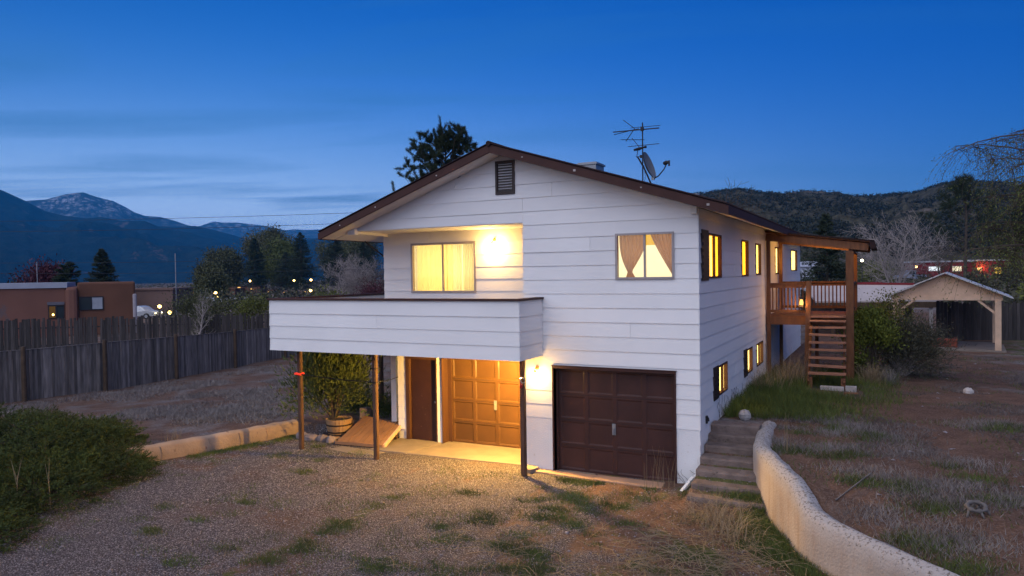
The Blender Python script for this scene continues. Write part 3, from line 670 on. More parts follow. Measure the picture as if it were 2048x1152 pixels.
for (a, b, z0, z1) in ((.20, .77, 3.70, 4.66), (1.16, 1.64, 1.30, 1.96), (4.66, 5.13, 1.30, 1.96)):
    sh = MB(); wbox(sh, WS, a, b, .0, .035, z0, z1)
    sh = sh.build('shutter', SHUT, house)
    for q in range(7):
        zz = z0 + .05 + q * (z1 - z0 - .1) / 7
        wbox(MB(), WS, a + .05, b - .05, .034, .046, zz, zz + .4 * (z1 - z0) / 7).build('louvre', SHUT, sh)

# --- man door
dr = MB(); wbox(dr, WU, -7.325, -6.555, -.10, -.06, -.145, 1.835); dr = dr.build('door', DOORW, house, bevel=.003)
dr['label'] = 'plain dark brown side door scuffed near the bottom'
fm = MB()
for a in ((-7.43, -7.33, -.18, 1.90), (-6.553, -6.525, -.18, 1.90), (-7.33, -6.553, 1.84, 1.90)): wbox(fm, WU, a[0], a[1], -.10, .03, a[2], a[3])
wbox(fm, WU, -7.43, -6.525, -.12, .05, -.20, -.146); fm.build('door_frame', JAMB, dr)
MB().lathe((0, 0, 0), [(0.0, 0), (.012, 0), (.012, .03), (.028, .04), (.030, .055), (.022, .07), (0, .075)], 12)
kn = MB().tube([(-6.61, 1.36 - .0, .82), (-6.61, 1.30, .82)], .012, 8).tube([(-6.61, 1.31, .82), (-6.61, 1.285, .82), (-6.61, 1.265, .82)], [.016, .030, .018], 10)
kn.build('door_knob', STEEL, dr, smooth=True)
MB().box(-6.635, -6.585, 1.352, 1.362, .86, .92).build('deadbolt_plate', STEEL, dr)
MB().box(-6.60, -6.575, 1.352, 1.362, 1.50, 1.56).build('hinge', STEEL, dr)

# --- garage doors
def garage(name, yf, x0, x1, z0, z1, mat, prow, label, hx, hz):
    g = MB(); cols, rows = 4, 4; st = .075
    cw = (x1 - x0) / cols; rh = (z1 - z0) / rows
    for i in range(cols + 1):
        c = x0 + i * cw; a = max(x0, c - st / 2 - (.02 if i in (0,) else 0)); b = min(x1, c + st / 2)
        g.box(a, b, yf - .0, yf + .045, z0, z1)
    for j in range(rows + 1):
        c = z0 + j * rh; a = max(z0, c - st / 2); b = min(z1, c + st / 2)
        for i in range(cols): g.box(x0 + i * cw + st / 2, x0 + (i + 1) * cw - st / 2, yf + .001, yf + .044, a, b)
    g = g.build(name, mat, house); g['label'] = label
    for i in range(cols):
        for j in range(rows):
            a, b, c, d = x0 + i * cw + st / 2, x0 + (i + 1) * cw - st / 2, z0 + j * rh + st / 2, z0 + (j + 1) * rh - st / 2
            k = .030; y = yf + prow
            MB().add([(a, yf + .003, c), (b, yf + .003, c), (b, yf + .003, d), (a, yf + .003, d), (a + k, y, c + k), (b - k, y, c + k), (b - k, y, d - k), (a + k, y, d - k)],
                     [(0, 1, 5, 4), (1, 2, 6, 5), (2, 3, 7, 6), (3, 0, 4, 7), (4, 5, 6, 7)]).build('panel', mat, g)
    MB().box(hx - .035, hx + .035, yf - .012, yf, hz - .09, hz + .13).tube([(hx, yf - .03, hz - .08), (hx, yf - .035, hz + .04)], .014, 8).tube([(hx, yf - .005, hz + .04), (hx, yf - .035, hz + .04)], .012, 6).build('door_handle', STEEL, g)
    for j in range(1, rows):     # section joints
        MB().box(x0, x1, yf - .002, yf + .0, z0 + j * rh - .004, z0 + j * rh + .002).build('section_joint', BLACK, g)
    return g
GD1 = M('garage_door_paint_lamp_tint', (0.078, 0.038, 0.013), 0.42, 0.15, 2.5, 0.08, 60, obj=0.07, spot=0.72, spotcol=(.26, .17, .09), spotscale=24)  # same brown door paint with the lamp's amber light put into its colour
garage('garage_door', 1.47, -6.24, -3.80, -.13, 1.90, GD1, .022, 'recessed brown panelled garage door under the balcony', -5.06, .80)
garage('garage_door', .135, -2.87, -.49, -.11, 1.95, DOORB, .012, 'dark brown panelled garage door in the front wing', -1.70, .78)
jm = MB().box(-6.37, -6.345, 1.20, 1.50, -.18, 1.92).box(-6.345, -6.24, 1.44, 1.50, -.18, 1.92).box(-6.37, -3.80, 1.20, 1.46, 1.90, 1.93).build('door_jamb', JAMB, house)
jm = MB().box(-2.945, -2.915, -.035, .15, -.14, 2.02).box(-2.915, -2.87, .10, .15, -.14, 1.97).box(-.455, -.425, -.035, .15, -.14, 2.02).box(-.49, -.455, .10, .15, -.14, 1.97).box(-2.915, -.455, -.035, .15, 1.97, 2.02).build('door_jamb', BROWN, house)
box('drip_edge', BROWN, house, -2.96, -.41, -.05, .0, 2.02, 2.032)
box('threshold', CONC, house, -2.9, -.46, -.02, .19, -.3, -.115)
box('threshold', CONC, house, -6.36, -3.80, 1.24, 1.55, -.3, -.135)

SHADEG = M('glowing_shade', (.7, .42, .15), .5, .05, 5, emis=(1, .5, .12), estr=.55)
BRASS = M('aged_brass', (.38, .22, .09), .5, .15, 8)
# --- wall lamps (lit)
def lamp_fix(loc, w, label, scale=1.0):
    x, y, z = loc
    l = MB().tube([(x, y, z + .06), (x, y - .02, z + .06)], .04, 12).tube([(x, y - .02, z + .07), (x, y - .09, z + .075), (x, y - .12, z + .04)], .009, 6)
    l = l.build('wall_lamp', BRASS, house); l['label'] = label
    MB().lathe((x, y - .13, z - .02), [(.012, .05), (.028, .038), (.048, .0), (.044, .0), (.025, .03), (.0, .034)], 14).build('lamp_shade', SHADEG, l, smooth=True)
    MB().lathe((x, y - .13, z - .055), [(0, -.005), (.022, .005), (.030, .025), (.022, .050), (.012, .070)], 10).build('bulb', BULB, l, smooth=True)
    return l
lamp_fix((-4.89, 1.235, 4.60), WU, 'small lit porch lamp beside the balcony window')
lamp_fix((-3.275, -.012, 1.90), WF, 'small lit lamp between the two garage doors')
def point(name, loc, e, col, r=.04, parent=None):
    l = D.lights.new(name, 'POINT'); l.energy = e; l.color = col; l.shadow_soft_size = r
    o_ = D.objects.new(name, l); COL.objects.link(o_); o_.location = loc; return o_
WARM = (1.0, .59, .18)
point('porch_lamp_light', (-4.89, 1.07, 4.515), 88, WARM, .10)
point('garage_lamp_light', (-3.275, -.19, 1.81), 38, WARM, .09)
# ceiling bulb under the balcony that lights the recessed garage door
cl = MB().lathe((-4.25, .10, 2.14), [(.06, .10), (.06, .07), (.02, .06)], 12).build('unseen_ceiling_lamp', BROWN, house)
MB().lathe((-4.25, .10, 2.08), [(0, 0), (.025, .01), (.034, .035), (.022, .08)], 10).build('bulb', BULB, cl, smooth=True)
point('ceiling_lamp_light', (-4.25, .10, 2.02), 1500, (1.0, .56, .11), .06)

# --- bits on the roof and walls
MB().box(-3.45, -3.0, 2.8, 3.35, 6.1, 6.50).box(-3.48, -2.97, 2.77, 3.38, 6.44, 6.48).build('chimney', STEEL, house)
MB().tube([(-.93, 4.0, 5.3), (-.93, 4.0, 5.72)], .055, 10).tube([(-.93, 4.0, 5.66), (-.93, 4.0, 5.72)], .075, 10).build('vent_pipe', STEEL, house)
MB().tube([(-.04, -.04, .24), (-.08, -.09, .05)], .035, 8).build('downspout', WHITE, house)
bar('downspout_foot', WHITE, house, (-.24, -.50, -.10), (-.10, -.14, .10), .06, .045)
MB().tube([(.03, .45, 1.12), (.06, .45, 1.10), (.07, .45, 1.04)], .018, 6).box(.02, .05, .41, .49, 1.0, 1.14).build('outdoor_tap', DARKM, house)
box('electric_box', DARKM, house, .012, .03, .93, 1.0, .55, .63)

# --- balcony
balc = MB(); bx0, bx1, by = -9.53, -3.155, -1.065
balc.box(bx0, bx1, by, by + .10, 2.235, 3.36).box(bx1 - .10, bx1, by + .10, -.03, 2.235, 3.36).box(bx0, bx0 + .10, by + .10, 3.3, 2.235, 3.34)
balc = balc.build('balcony', SOFFIT, house)
WBF = Wall('front', by); WBS = Wall('right', bx1); WBL = Wall('left', bx0)
for i in range(4):
    z0 = 2.215 + .28 * i; z1 = z0 + .28 if i < 3 else 3.365
    course(WBF, bx0 - .02, bx1 + .025, z0, z1, [], balc, [[-7.7], [-8.6], [-6.5], [-8.35]][i] if i else [-6.9])
    course(WBS, by - .025, -.03, z0, z1, [], balc)
    course(WBL, -3.3, -by + .02, z0, z1, [], balc, [])
cap = MB().box(bx0 - .05, bx1 + .055, by - .055, by + .13, 3.362, 3.405).build('cap_rail', BROWN, balc, bevel=.005)
MB().box(bx1 - .13, bx1 + .055, by + .132, -.03, 3.362, 3.404).build('cap_rail', BROWN, balc); MB().box(bx0 - .05, bx0 + .13, by + .132, 3.3, 3.362, 3.404).build('cap_rail', BROWN, balc)
MB().box(bx0 + .10, bx1 - .10, by + .10, -.005, 2.32, 2.36).box(bx0 + .10, -3.57, 0, 1.23, 2.32, 2.36).box(bx0 + .10, -8.05, 1.23, 3.3, 2.32, 2.36).build('balcony_floor', WOODD, balc)
for i in range(15):
    x = bx0 + .3 + i * .41
    MB().box(x, x + .04, by + .10, 1.22 if x < -3.6 else -.03, 2.24, 2.318).build('joist', WOODD, balc)
def post(x, y, z1=2.235, z0=-.3):
    p = MB().box(x - .035, x + .035, y - .05, y - .038, z0, z1).box(x - .05, x + .05, y - .037, y + .037, z0, z1).box(x - .035, x + .035, y + .038, y + .05, z0, z1)
    return p.build('post', POSTM, balc)
post(-9.18, -.52); post(-6.95, -.58); post(-3.36, -.52); post(-9.32, 2.76, 2.235, -.1)
MB().box(-8.95, -8.9, 1.8, 1.85, -.1, 2.235)

# ------------------------------------------------------------------ roof antennas
an = thing('tv_antenna', (-1.63, 2.0, 5.75), 'old wiry television antenna on a mast above the roof', 'antenna')
MB().tube([(-1.63, 2, 5.6), (-1.62, 2, 7.12)], .014, 6).build('mast', DARKM, an)
MB().bar((-2.29, 2.0, 6.98), (-1.26, 2.02, 6.97), .022).bar((-2.29, 2.05, 6.93), (-1.70, 2.0, 7.0), .012).bar((-1.9, 2.05, 7.04), (-1.24, 2.05, 7.03), .010).build('boom', DARKM, an)
e = MB()
for a, b in (((-2.02, 1.9, 7.20), (-1.80, 2.0, 7.01)), ((-1.80, 2, 7.01), (-2.03, 2.1, 6.77)), ((-2.05, 1.8, 6.76), (-1.67, 2.3, 6.80)), ((-1.95, 2.0, 6.63), (-1.27, 2.05, 6.64)),
             ((-1.86, 2.0, 6.81), (-1.70, 2.0, 6.60)), ((-1.72, 2.0, 6.58), (-1.76, 2.0, 6.38)), ((-1.77, 2.0, 6.39), (-1.60, 2.0, 6.40))):
    e.bar(a, b, .012)
e.build('elements', DARKM, an)
MB().tube([(-1.82, 2, 6.545), (-1.70, 2, 6.56), (-1.62, 2, 6.58), (-1.54, 2, 6.59)], [.022, .035, .018, .03], 6).box(-1.68, -1.57, 1.97, 2.03, 6.36, 6.42).box(-1.66, -1.60, 1.97, 2.03, 6.94, 7.03).build('amplifier', DARKM, an)
MB().tube([(-1.60, 2.0, 6.2), (-1.57, 2.0, 5.95), (-1.60, 2.0, 5.72)], .006, 4).build('cable', BLACK, an)
sd = thing('satellite_dish', (-1.05, 1.0, 5.5), 'grey satellite dish with feed arm mounted on roof edge', 'satellite dish')
MB().tube([(-1.43, 1.0, 6.23), (-1.30, 1.0, 6.0), (-1.18, 1.0, 5.72), (-1.04, 1.0, 5.40)], .017, 6).build('bracket', DARKM, sd)
dv = MB(); c0 = Vector((-1.20, .98, 6.03)); nrm = Vector((.93, -.06, .33)).normalized(); ua = Vector((-.36, -.05, .93)); ua = (ua - nrm * ua.dot(nrm)).normalized(); va = nrm.cross(ua)
rings = [(0, .0), (.4, -.0), (.75, .022), (1, .05)]
vs = []; 
for f_, d_ in rings:
    for k in range(20):
        t = k / 20 * 2 * math.pi; vs.append(c0 + ua * math.cos(t) * .29 * f_ + va * math.sin(t) * .24 * f_ + nrm * (d_ * 1.2 - .03))
fs = [(i * 20 + k, i * 20 + (k + 1) % 20, (i + 1) * 20 + (k + 1) % 20, (i + 1) * 20 + k) for i in range(3) for k in range(20)]
vs += [v - nrm * .012 for v in vs]; fs += [tuple(80 + i for i in f_)[::-1] for f_ in fs]
MB().add(vs, fs).build('reflector', M('dish_grey', (.14, .15, .17), .5, .1, 5), sd, smooth=True)
MB().tube([(-1.08, .96, 5.76), (-.98, .93, 5.80), (-.86, .90, 5.92), (-.80, .88, 6.02)], .013, 6).build('feed_arm', DARKM, sd)
MB().tube([(-.86, .90, 6.03), (-.80, .88, 6.05), (-.74, .86, 6.04)], [.035, .04, .02], 8).box(-.76, -.73, .84, .88, 5.97, 6.08).build('feed_horn', DARKM, sd)
MB().box(-1.13, -1.07, .93, .99, 5.73, 5.79).build('mount_plate', STEEL, sd)
# ================================================================== WALLS, STEPS AND THINGS BESIDE THE HOUSE
def G(x, y): return ground_z(x, y)
def smooth_path(pts, vals, step=.12):
    out = []; n = len(pts)
    for i in range(n - 1):
        p0, p1, p2, p3 = pts[max(0, i - 1)], pts[i], pts[i + 1], pts[min(n - 1, i + 2)]
        L = math.dist(p1, p2); k = max(2, int(L / step))
        for j in range(k):
            t = j / k
            f = lambda a, b, c, d: .5 * (2 * b + (c - a) * t + (2 * a - 5 * b + 4 * c - d) * t * t + (3 * b - a - 3 * c + d) * t ** 3)
            out.append((f(p0[0], p1[0], p2[0], p3[0]), f(p0[1], p1[1], p2[1], p3[1]), vals[i] + (vals[i + 1] - vals[i]) * (t * t * (3 - 2 * t))))
    out.append((*pts[-1], vals[-1])); return out
def wall_sweep(path, th, zb, mat, name, parent, round_=.09, side=1, rough=.012, i0=0, i1=None):
    """wall with a rounded, lumpy top; path is its outer face, thickness goes to the given side"""
    prof = [(0, None), (0, -.55), (0, -.3), (0, -round_ * 1.1), (.04 * th / .28, -round_ * .4), (.11 * th / .28, -.012), (th / 2, 0), (th - .11 * th / .28, -.012), (th - .04 * th / .28, -round_ * .4), (th, -round_ * 1.1), (th, None)]
    P = path[i0:i1]; vs = []; fs = []; n = len(prof)
    for i, (x, y, z) in enumerate(P):
        a = P[max(0, i - 1)]; b = P[min(len(P) - 1, i + 1)]; d = Vector((b[0] - a[0], b[1] - a[1], 0)).normalized(); r = Vector((d.y, -d.x, 0)) * -side
        for o_, dz in prof:
            zz = zb if dz is None else max(zb + .02, z + dz)
            q = fbm(x * 3 + o_ * 9, y * 3 + zz * 4, 1.0, 3) * rough
            vs.append((x + r.x * (o_ + q), y + r.y * (o_ + q), zz + (q if dz is not None else 0)))
    for i in range(len(P) - 1):
        for k in range(n - 1): fs.append((i * n + k, (i + 1) * n + k, (i + 1) * n + k + 1, i * n + k + 1) if side < 0 else (i * n + k, i * n + k + 1, (i + 1) * n + k + 1, (i + 1) * n + k))
    fs.append(tuple(range(n))); fs.append(tuple(range((len(P) - 1) * n, len(P) * n))[::-1])
    m = MB(); m.add(vs, fs); return m.build(name, mat, parent, smooth=True)
def ret_mat():
    """tan plaster, pitted and flaked dark along its exposed top"""
    m = M('curved_wall_plaster', (0.41, 0.345, 0.30), 0.9, .25, 1.1, .6, 30, spot=.64, spotcol=(.34, .25, .20), spotscale=2.2); t = m.node_tree; n = t.nodes; l = t.links; b = n['Principled BSDF']
    at = n.new('ShaderNodeAttribute'); at.attribute_name = 'worn'; tcn = n.new('ShaderNodeTexCoord')
    no = n.new('ShaderNodeTexNoise'); no.inputs['Scale'].default_value = 22; no.inputs['Detail'].default_value = 9; no.inputs['Roughness'].default_value = .72; l.new(tcn.outputs['Object'], no.inputs['Vector'])
    ad = n.new('ShaderNodeMath'); ad.operation = 'MULTIPLY_ADD'; l.new(at.outputs['Fac'], ad.inputs[0]); ad.inputs[1].default_value = .16; l.new(no.outputs[0], ad.inputs[2])
    r = n.new('ShaderNodeMapRange'); r.inputs[1].default_value = .67; r.inputs[2].default_value = .75; l.new(ad.outputs[0], r.inputs[0])
    old = b.inputs['Base Color'].links[0].from_socket
    mp = n.new('ShaderNodeMapping'); mp.inputs['Scale'].default_value = (5, 5, .7); l.new(tcn.outputs['Object'], mp.inputs[0]); ns = n.new('ShaderNodeTexNoise'); ns.inputs['Scale'].default_value = 1.0; ns.inputs['Detail'].default_value = 5; l.new(mp.outputs[0], ns.inputs['Vector'])
    rs_ = n.new('ShaderNodeMapRange'); rs_.inputs[1].default_value = .48; rs_.inputs[2].default_value = .72; rs_.inputs[4].default_value = .55; l.new(ns.outputs[0], rs_.inputs[0])
    ms = n.new('ShaderNodeMix'); ms.data_type = 'RGBA'; l.new(rs_.outputs[0], ms.inputs[0]); l.new(old, ms.inputs[6]); ms.inputs[7].default_value = (.30, .20, .14, 1); old = ms.outputs[2]
    m1 = n.new('ShaderNodeMix'); m1.data_type = 'RGBA'; l.new(at.outputs['Fac'], m1.inputs[0]); l.new(old, m1.inputs[6]); m1.inputs[7].default_value = (.36, .335, .33, 1)
    m2 = n.new('ShaderNodeMix'); m2.data_type = 'RGBA'; l.new(r.outputs[0], m2.inputs[0]); l.new(m1.outputs[2], m2.inputs[6]); m2.inputs[7].default_value = (.13, .105, .09, 1); l.new(m2.outputs[2], b.inputs['Base Color'])
    return m
rp = smooth_path(RWX, RWT)
rp = [(x, y, z) for x, y, z in rp if y > -9.5]
rw = wall_sweep(rp, .30, -.5, ret_mat(), 'retaining_wall', None, side=1)
tag(rw, 'curved plastered retaining wall with pitted top, running down beside the concrete steps', 'wall')
wv = [v.co for v in rw.data.vertices]; wa = rw.data.attributes.new('worn', 'FLOAT', 'POINT'); nprof = 11
vals = []
for i in range(len(rp)):
    for k in range(nprof): vals.append([0, 0, .12, .75, .95, 1, 1, 1, 1, .7, 0][k])
wa.data.foreach_set('value', vals)

# low wall at the left edge of the drive, in plastered blocks
lwp = smooth_path(LWX[::1], [.215, .22, .22, .21, .20, .20, .2], .1)
lw = thing('low_wall', (-11, -2, -.2), 'low cracked plastered wall along the left edge of the gravel drive', 'wall')
wall_sweep(lwp, .24, -.4, WALLC, 'wall_body', lw, round_=.07, side=-1, rough=.016)
for i in (9, 16, 23, 33, 44): # crack ridges and a patch seam on the face
    x, y, z = lwp[i]; q = Vector((x + .012, y, 0)); MB().tube([(x + .004, y, -.18), (x + .012, y + .02, 0.0), (x + .004, y - .02, z - .06)], .010, 5).build('seam', WALLC, lw)
# concrete steps
st = thing('concrete_steps', (.45, -.1, 0), 'flight of weathered concrete steps between the house corner and curved wall', 'steps')
for i, (y, z) in enumerate([(.86, .925), (.60, .775), (.25, .635), (-.12, .49), (-.48, .345), (-.84, .20), (-1.16, .06)]):
    xr_ = interp(y, _ry, _rx) + .05; j = R_.uniform(-.012, .012); yb = y + .42 if i else 1.15
    s_ = MB(); nseg = 12; tv = []
    for k in range(nseg + 1):
        x = .03 + (xr_ - .03) * k / nseg; e = .014 * fbm(x * 4, y * 5, 1, 3); e2 = .012 * fbm(x * 5 + 9, y * 5, 1, 3)
        tv += [(x, y + e, z - .22), (x, y + e + .004, z - .03 + e2), (x, y + e + .02, z + e2), (x, yb, z + .006 + e2 * .4 + j * .3), (x, yb, z - .22)]
    fs = [(k * 5 + q, k * 5 + (q + 1) % 5, k * 5 + 5 + (q + 1) % 5, k * 5 + 5 + q)[::-1] for k in range(nseg) for q in range(5)] + [tuple(range(5)), tuple(range(nseg * 5, nseg * 5 + 5))[::-1]]
    s_.add(tv, fs); s_.build('step', STEPC, st)
# aprons and slabs on the ground
ap = D.objects.new('apron', None); COL.objects.link(ap); ap.location = (-5, .6, -.15); struct(ap)
def slab(pts, z, th=.1, mat=CONC):
    return MB().poly([(p[0], p[1], z - th) for p in pts], (0, 0, th)).build('slab', mat, ap, bevel=.012)
slab([(-7.62, .02), (-6.62, .06), (-6.36, 1.30), (-7.66, 1.30)], -.128)
slab([(-6.60, .06), (-3.58, .22), (-3.58, 1.30), (-6.34, 1.30)], -.132)
slab([(-8.55, -.30), (-7.9, -.42), (-7.86, .02), (-8.45, .06)], -.142); slab([(-7.88, -.43), (-7.25, -.34), (-7.15, -.02), (-7.84, .02)], -.140)
slab([(-3.50, -.22), (-2.0, -.32), (-2.0, -.01), (-3.50, -.01)], -.098, mat=M('tan_slab', (.36, .23, .16), .9, .15, 2, .3, 40)); slab([(-1.99, -.33), (-.32, -.42), (-.32, -.01), (-1.99, -.01)], -.088, mat=MATS['tan_slab'])
slab([(-3.56, -.28), (-3.30, -.35), (-3.22, -.10), (-3.56, .12)], -.05, .16)
pth = MB().poly([(-9.1, 1.62, .02), (-7.72, 1.42, .02), (-7.72, 9, .02), (-9.3, 9, .02)], (0, 0, .13)).build('path', CONC, None); struct(pth)
# wooden ramp
ra = thing('plank_ramp', (-8.2, .8, -.1), 'tilted wooden plank ramp leading up to the path beside the house', 'ramp')
FL, FR, BR, BL = Vector((-8.70, .17, -.10)), Vector((-7.42, .30, -.10)), Vector((-7.68, 1.42, .20)), Vector((-9.08, 1.66, .20))
for i in range(9):
    a, b = i / 9 + .004, (i + 1) / 9 - .004; h = Vector((0, 0, .035)); dj = Vector((0, R_.uniform(-.012, .012), 0))
    p = [FL.lerp(FR, a) + dj, FL.lerp(FR, b) + dj, BL.lerp(BR, b) + dj, BL.lerp(BR, a) + dj]
    MB().hexa(p + [v + h for v in p]).build('plank', RAMPW, ra)
bar('edge_board', GAZW, ra, FR + Vector((.02, -.02, -.01)), BR + Vector((.02, 0, -.01)), .04, .09); bar('edge_board', RAMPW, ra, FL + Vector((-.02, -.03, .0)), FR + Vector((0, -.03, .0)), .045, .07)
MB().box(-7.78, -7.70, 1.18, 1.26, -.2, .16).box(-9.0, -8.9, 1.3, 1.4, -.2, .15).build('support', POSTM, ra)
# half barrel planter
bx, by_ = -9.32, .98
bz = G(bx, by_)
ba = thing('barrel_planter', (bx, by_, bz), 'half oak barrel planter with dark hoops holding a bushy shrub', 'planter')
ns = 22
for i in range(ns):
    a0, a1 = 2 * math.pi * (i + .04) / ns, 2 * math.pi * (i + .96) / ns; m = MB()
    rr = [(.27, .08), (.315, .25), (.335, .45)]; vs = []
    for r, z in rr: vs += [(bx + r * math.cos(a0), by_ + r * math.sin(a0), bz + z), (bx + r * math.cos(a1), by_ + r * math.sin(a1), bz + z), (bx + (r - .025) * math.cos(a1), by_ + (r - .025) * math.sin(a1), bz + z), (bx + (r - .025) * math.cos(a0), by_ + (r - .025) * math.sin(a0), bz + z)]
    fs = [(0, 3, 2, 1), (8, 9, 10, 11)] + [(q * 4 + k, q * 4 + (k + 1) % 4, q * 4 + 4 + (k + 1) % 4, q * 4 + 4 + k) for q in range(2) for k in range(4)]
    m.add(vs, fs).build('stave', OAK, ba)
for z, r in ((.13, .292), (.31, .330)): MB().lathe((bx, by_, bz), [(r - .012, z - .018), (r, z - .018), (r + .004, z + .018), (r - .012, z + .018)], 28).build('hoop', IRON, ba)
MB().lathe((bx, by_, bz), [(0, .41), (.31, .41), (.31, .38)], 20).build('soil', BARK, ba)
MB().lathe((bx, by_, bz), [(0, .02), (.42, .02), (.43, .05), (.42, .075), (0, .075)], 26).build('saucer', IRON, ba)
def rock(name, loc, r, mat, seed, flat=.6, label=None, cat='stone', group=None, parent=None):
    bm = []; n = 9; m = MB(); rows = 5
    for j in range(rows + 1):
        ph = math.pi * j / rows
        for k in range(n):
            t = 2 * math.pi * k / n; s_ = 1 + .28 * mnoise.noise((math.cos(t) * 1.3 + seed, math.sin(t) * 1.3, ph + seed))
            m.v.append((loc[0] + r[0] * s_ * math.sin(ph) * math.cos(t), loc[1] + r[1] * s_ * math.sin(ph) * math.sin(t), loc[2] + r[2] * s_ * math.cos(ph)))
    for j in range(rows):
        for k in range(n): m.f.append((j * n + k, (j + 1) * n + k, (j + 1) * n + (k + 1) % n, j * n + (k + 1) % n))
    o_ = m.build(name, mat, parent); 
    if label: tag(o_, label, cat, group)
    return o_
BST = M('border_stone', (.22, .175, .17), .9, .25, 5, .5, 20, obj=.15)
for i, (x, y, rx_, ry_, lb) in enumerate([(-9.95, .34, .20, .14, 'leftmost purplish border stone beside the left porch post'), (-9.62, .30, .20, .15, 'second purplish stone in the row before the barrel planter'), (-9.28, .34, .17, .13, 'third purplish stone in the row before the barrel planter'), (-9.0, .30, .14, .12, 'small border stone nearest the foot of the plank ramp')]):
    rock('border_stone', (x, y, G(x, y) + .05), (rx_, ry_, .11), BST, i * 3.1, label=lb, group='stones edging the planter bed')
rock('flat_stone', (-8.98, .52, G(-8.98, .52) + .05), (.2, .11, .045), M('sandstone', (.42, .24, .12), .85, .15, 5), 8.2, label='flat orange sandstone lit up beside the barrel planter')
tag(MB().box(-9.28, -9.02, 1.72, 1.95, 0, .42).build('concrete_block', WALLC, None, bevel=.03), 'upright plastered block end behind the plank ramp', 'block')
rock('white_rock', (.52, 1.72, G(.52, 1.72) + .09), (.14, .12, .11), ROCK, 4.4, label='pale rounded rock sitting at the top of the concrete steps')
rock('pale_stone', (4.85, 7.35, G(4.85, 7.35) + .05), (.12, .10, .10), ROCK, 9.4, label='small pale stone on the bare dirt before the gazebo')
# cord tied round the posts, reflector and hanging ornament
cd = MB(); P0, P1, P2 = Vector((-9.18, -.59, 1.62)), Vector((-6.95, -.65, 1.55)), Vector((-7.66, 1.2, 1.50))
cd.tube([P0, P0.lerp(P1, .33) + Vector((0, 0, -.02)), P0.lerp(P1, .66) + Vector((0, 0, -.02)), P1], .011, 5)
cd.tube([P1, P1.lerp(Vector((-7.66, 1.24, 1.38)), .5) + Vector((0, 0, -.03)), (-7.66, 1.24, 1.38)], .010, 5)
for z in (1.55, 1.85): cd.tube([(-7.02, -.655, z), (-6.88, -.655, z), (-6.88, -.51, z), (-7.02, -.51, z), (-7.02, -.655, z)], .010, 5)
tag(cd.build('cord', BLACK, None), 'dark cord strung between the left porch posts to the house', 'cord')
RED = lit('red_reflector', (1.0, .05, .02), .9)
rt = MB().tube([(-9.26, -.60, 1.62), (-9.18, -.64, 1.63), (-9.10, -.60, 1.61), (-9.10, -.50, 1.62), (-9.24, -.46, 1.62), (-9.26, -.60, 1.62)], .028, 6)
tag(rt.build('tape_band', M('glowing_red_tape', (.75, .05, .03), .5, .1, 5, emis=(1, .06, .02), estr=.35), None), 'bright red tape band wrapped round the leftmost porch post', 'tape')  # tape is no lamp; a red glow is added to its material
orn = thing('hanging_ornament', (-3.36, -.62, 1.72), 'small silver and red ornament hung on the right porch post', 'ornament')
MB().tube([(-3.38, -.60, 1.80), (-3.32, -.62, 1.84), (-3.26, -.62, 1.80), (-3.27, -.62, 1.74), (-3.34, -.62, 1.73), (-3.38, -.60, 1.80)], .012, 6).build('ring', STEEL, orn)
MB().lathe((-3.34, -.64, 1.62), [(0, 0), (.03, .02), (.035, .06), (.015, .10), (0, .12)], 8).build('bell', M('red_paint', (.35, .02, .02), .4, .1), orn, smooth=True)
# ring and debris on the dirt
STUMP = M('old_grey_wood', (.13, .115, .11), .9, .3, 6)
rg = MB(); pts = []
for k in range(15):
    t = k / 14 * 2 * math.pi; pts.append((4.08 + .105 * math.cos(t), -2.55 + .105 * math.sin(t), G(4.08, -2.55) + .10 + .03 * math.sin(t)))
rg.tube(pts, [.026 + .011 * math.sin(3 * k) for k in range(15)], 7)
for k in range(5):
    t = k * 1.25; rg.tube([(4.08 + .10 * math.cos(t), -2.55 + .1 * math.sin(t), G(4.08, -2.55) + .08), (4.08 + .17 * math.cos(t + .2), -2.55 + .17 * math.sin(t + .2), G(4.08, -2.55) - .02)], [.022, .012], 5)
tag(rg.build('hollow_stump', STUMP, None, smooth=True), 'small hollow grey stump ring on the dirt right of the wall', 'stump')
tag(MB().bar((2.42, -2.35, G(2.42, -2.35) + .02), (2.85, -1.55, G(2.85, -1.55) + .10), .014).build('stick', STUMP, None), 'thin grey stick lying on dirt just behind the curved wall', 'stick')

# ================================================================== SIDE DECK WITH STAIRS
dk = thing('porch_deck', (1.1, 9.7, .8), 'raised brown timber deck with roof, railings and open stairs', 'deck')
YF, YB = 8.35, 11.1; XO = 2.22
for (x, y, z1, w) in ((.10, YF, 4.72, .10), (XO - .02, YF, 4.36, .19), (.10, YB, 4.72, .10), (XO, YB, 4.36, .16), (1.15, YB, 2.4, .1)):
    p = MB().box(x - w / 2, x + w / 2, y - w / 2, y + w / 2, .4, z1); p.build('post', WOODD, dk)
MB().bar((1.17, 8.30, 3.56), (1.13, 8.02, .85), .13, .15).build('newel_post', WOODD, dk)
bar('beam', WOODD, dk, (-.0 + .04, YF - .02, 4.82), (2.66, YF - .02, 4.46), .07, .20); bar('beam', WOODD, dk, (.04, YB, 4.82), (2.66, YB, 4.46), .07, .20)
bar('beam', WOODD, dk, (XO, YF, 4.42), (XO, YB, 4.42), .09, .16)
for i in range(7): bar('rafter', WOODD, dk, (.04, YF + .35 + i * .36, 4.84), (2.62, YF + .35 + i * .36, 4.49), .045, .12)
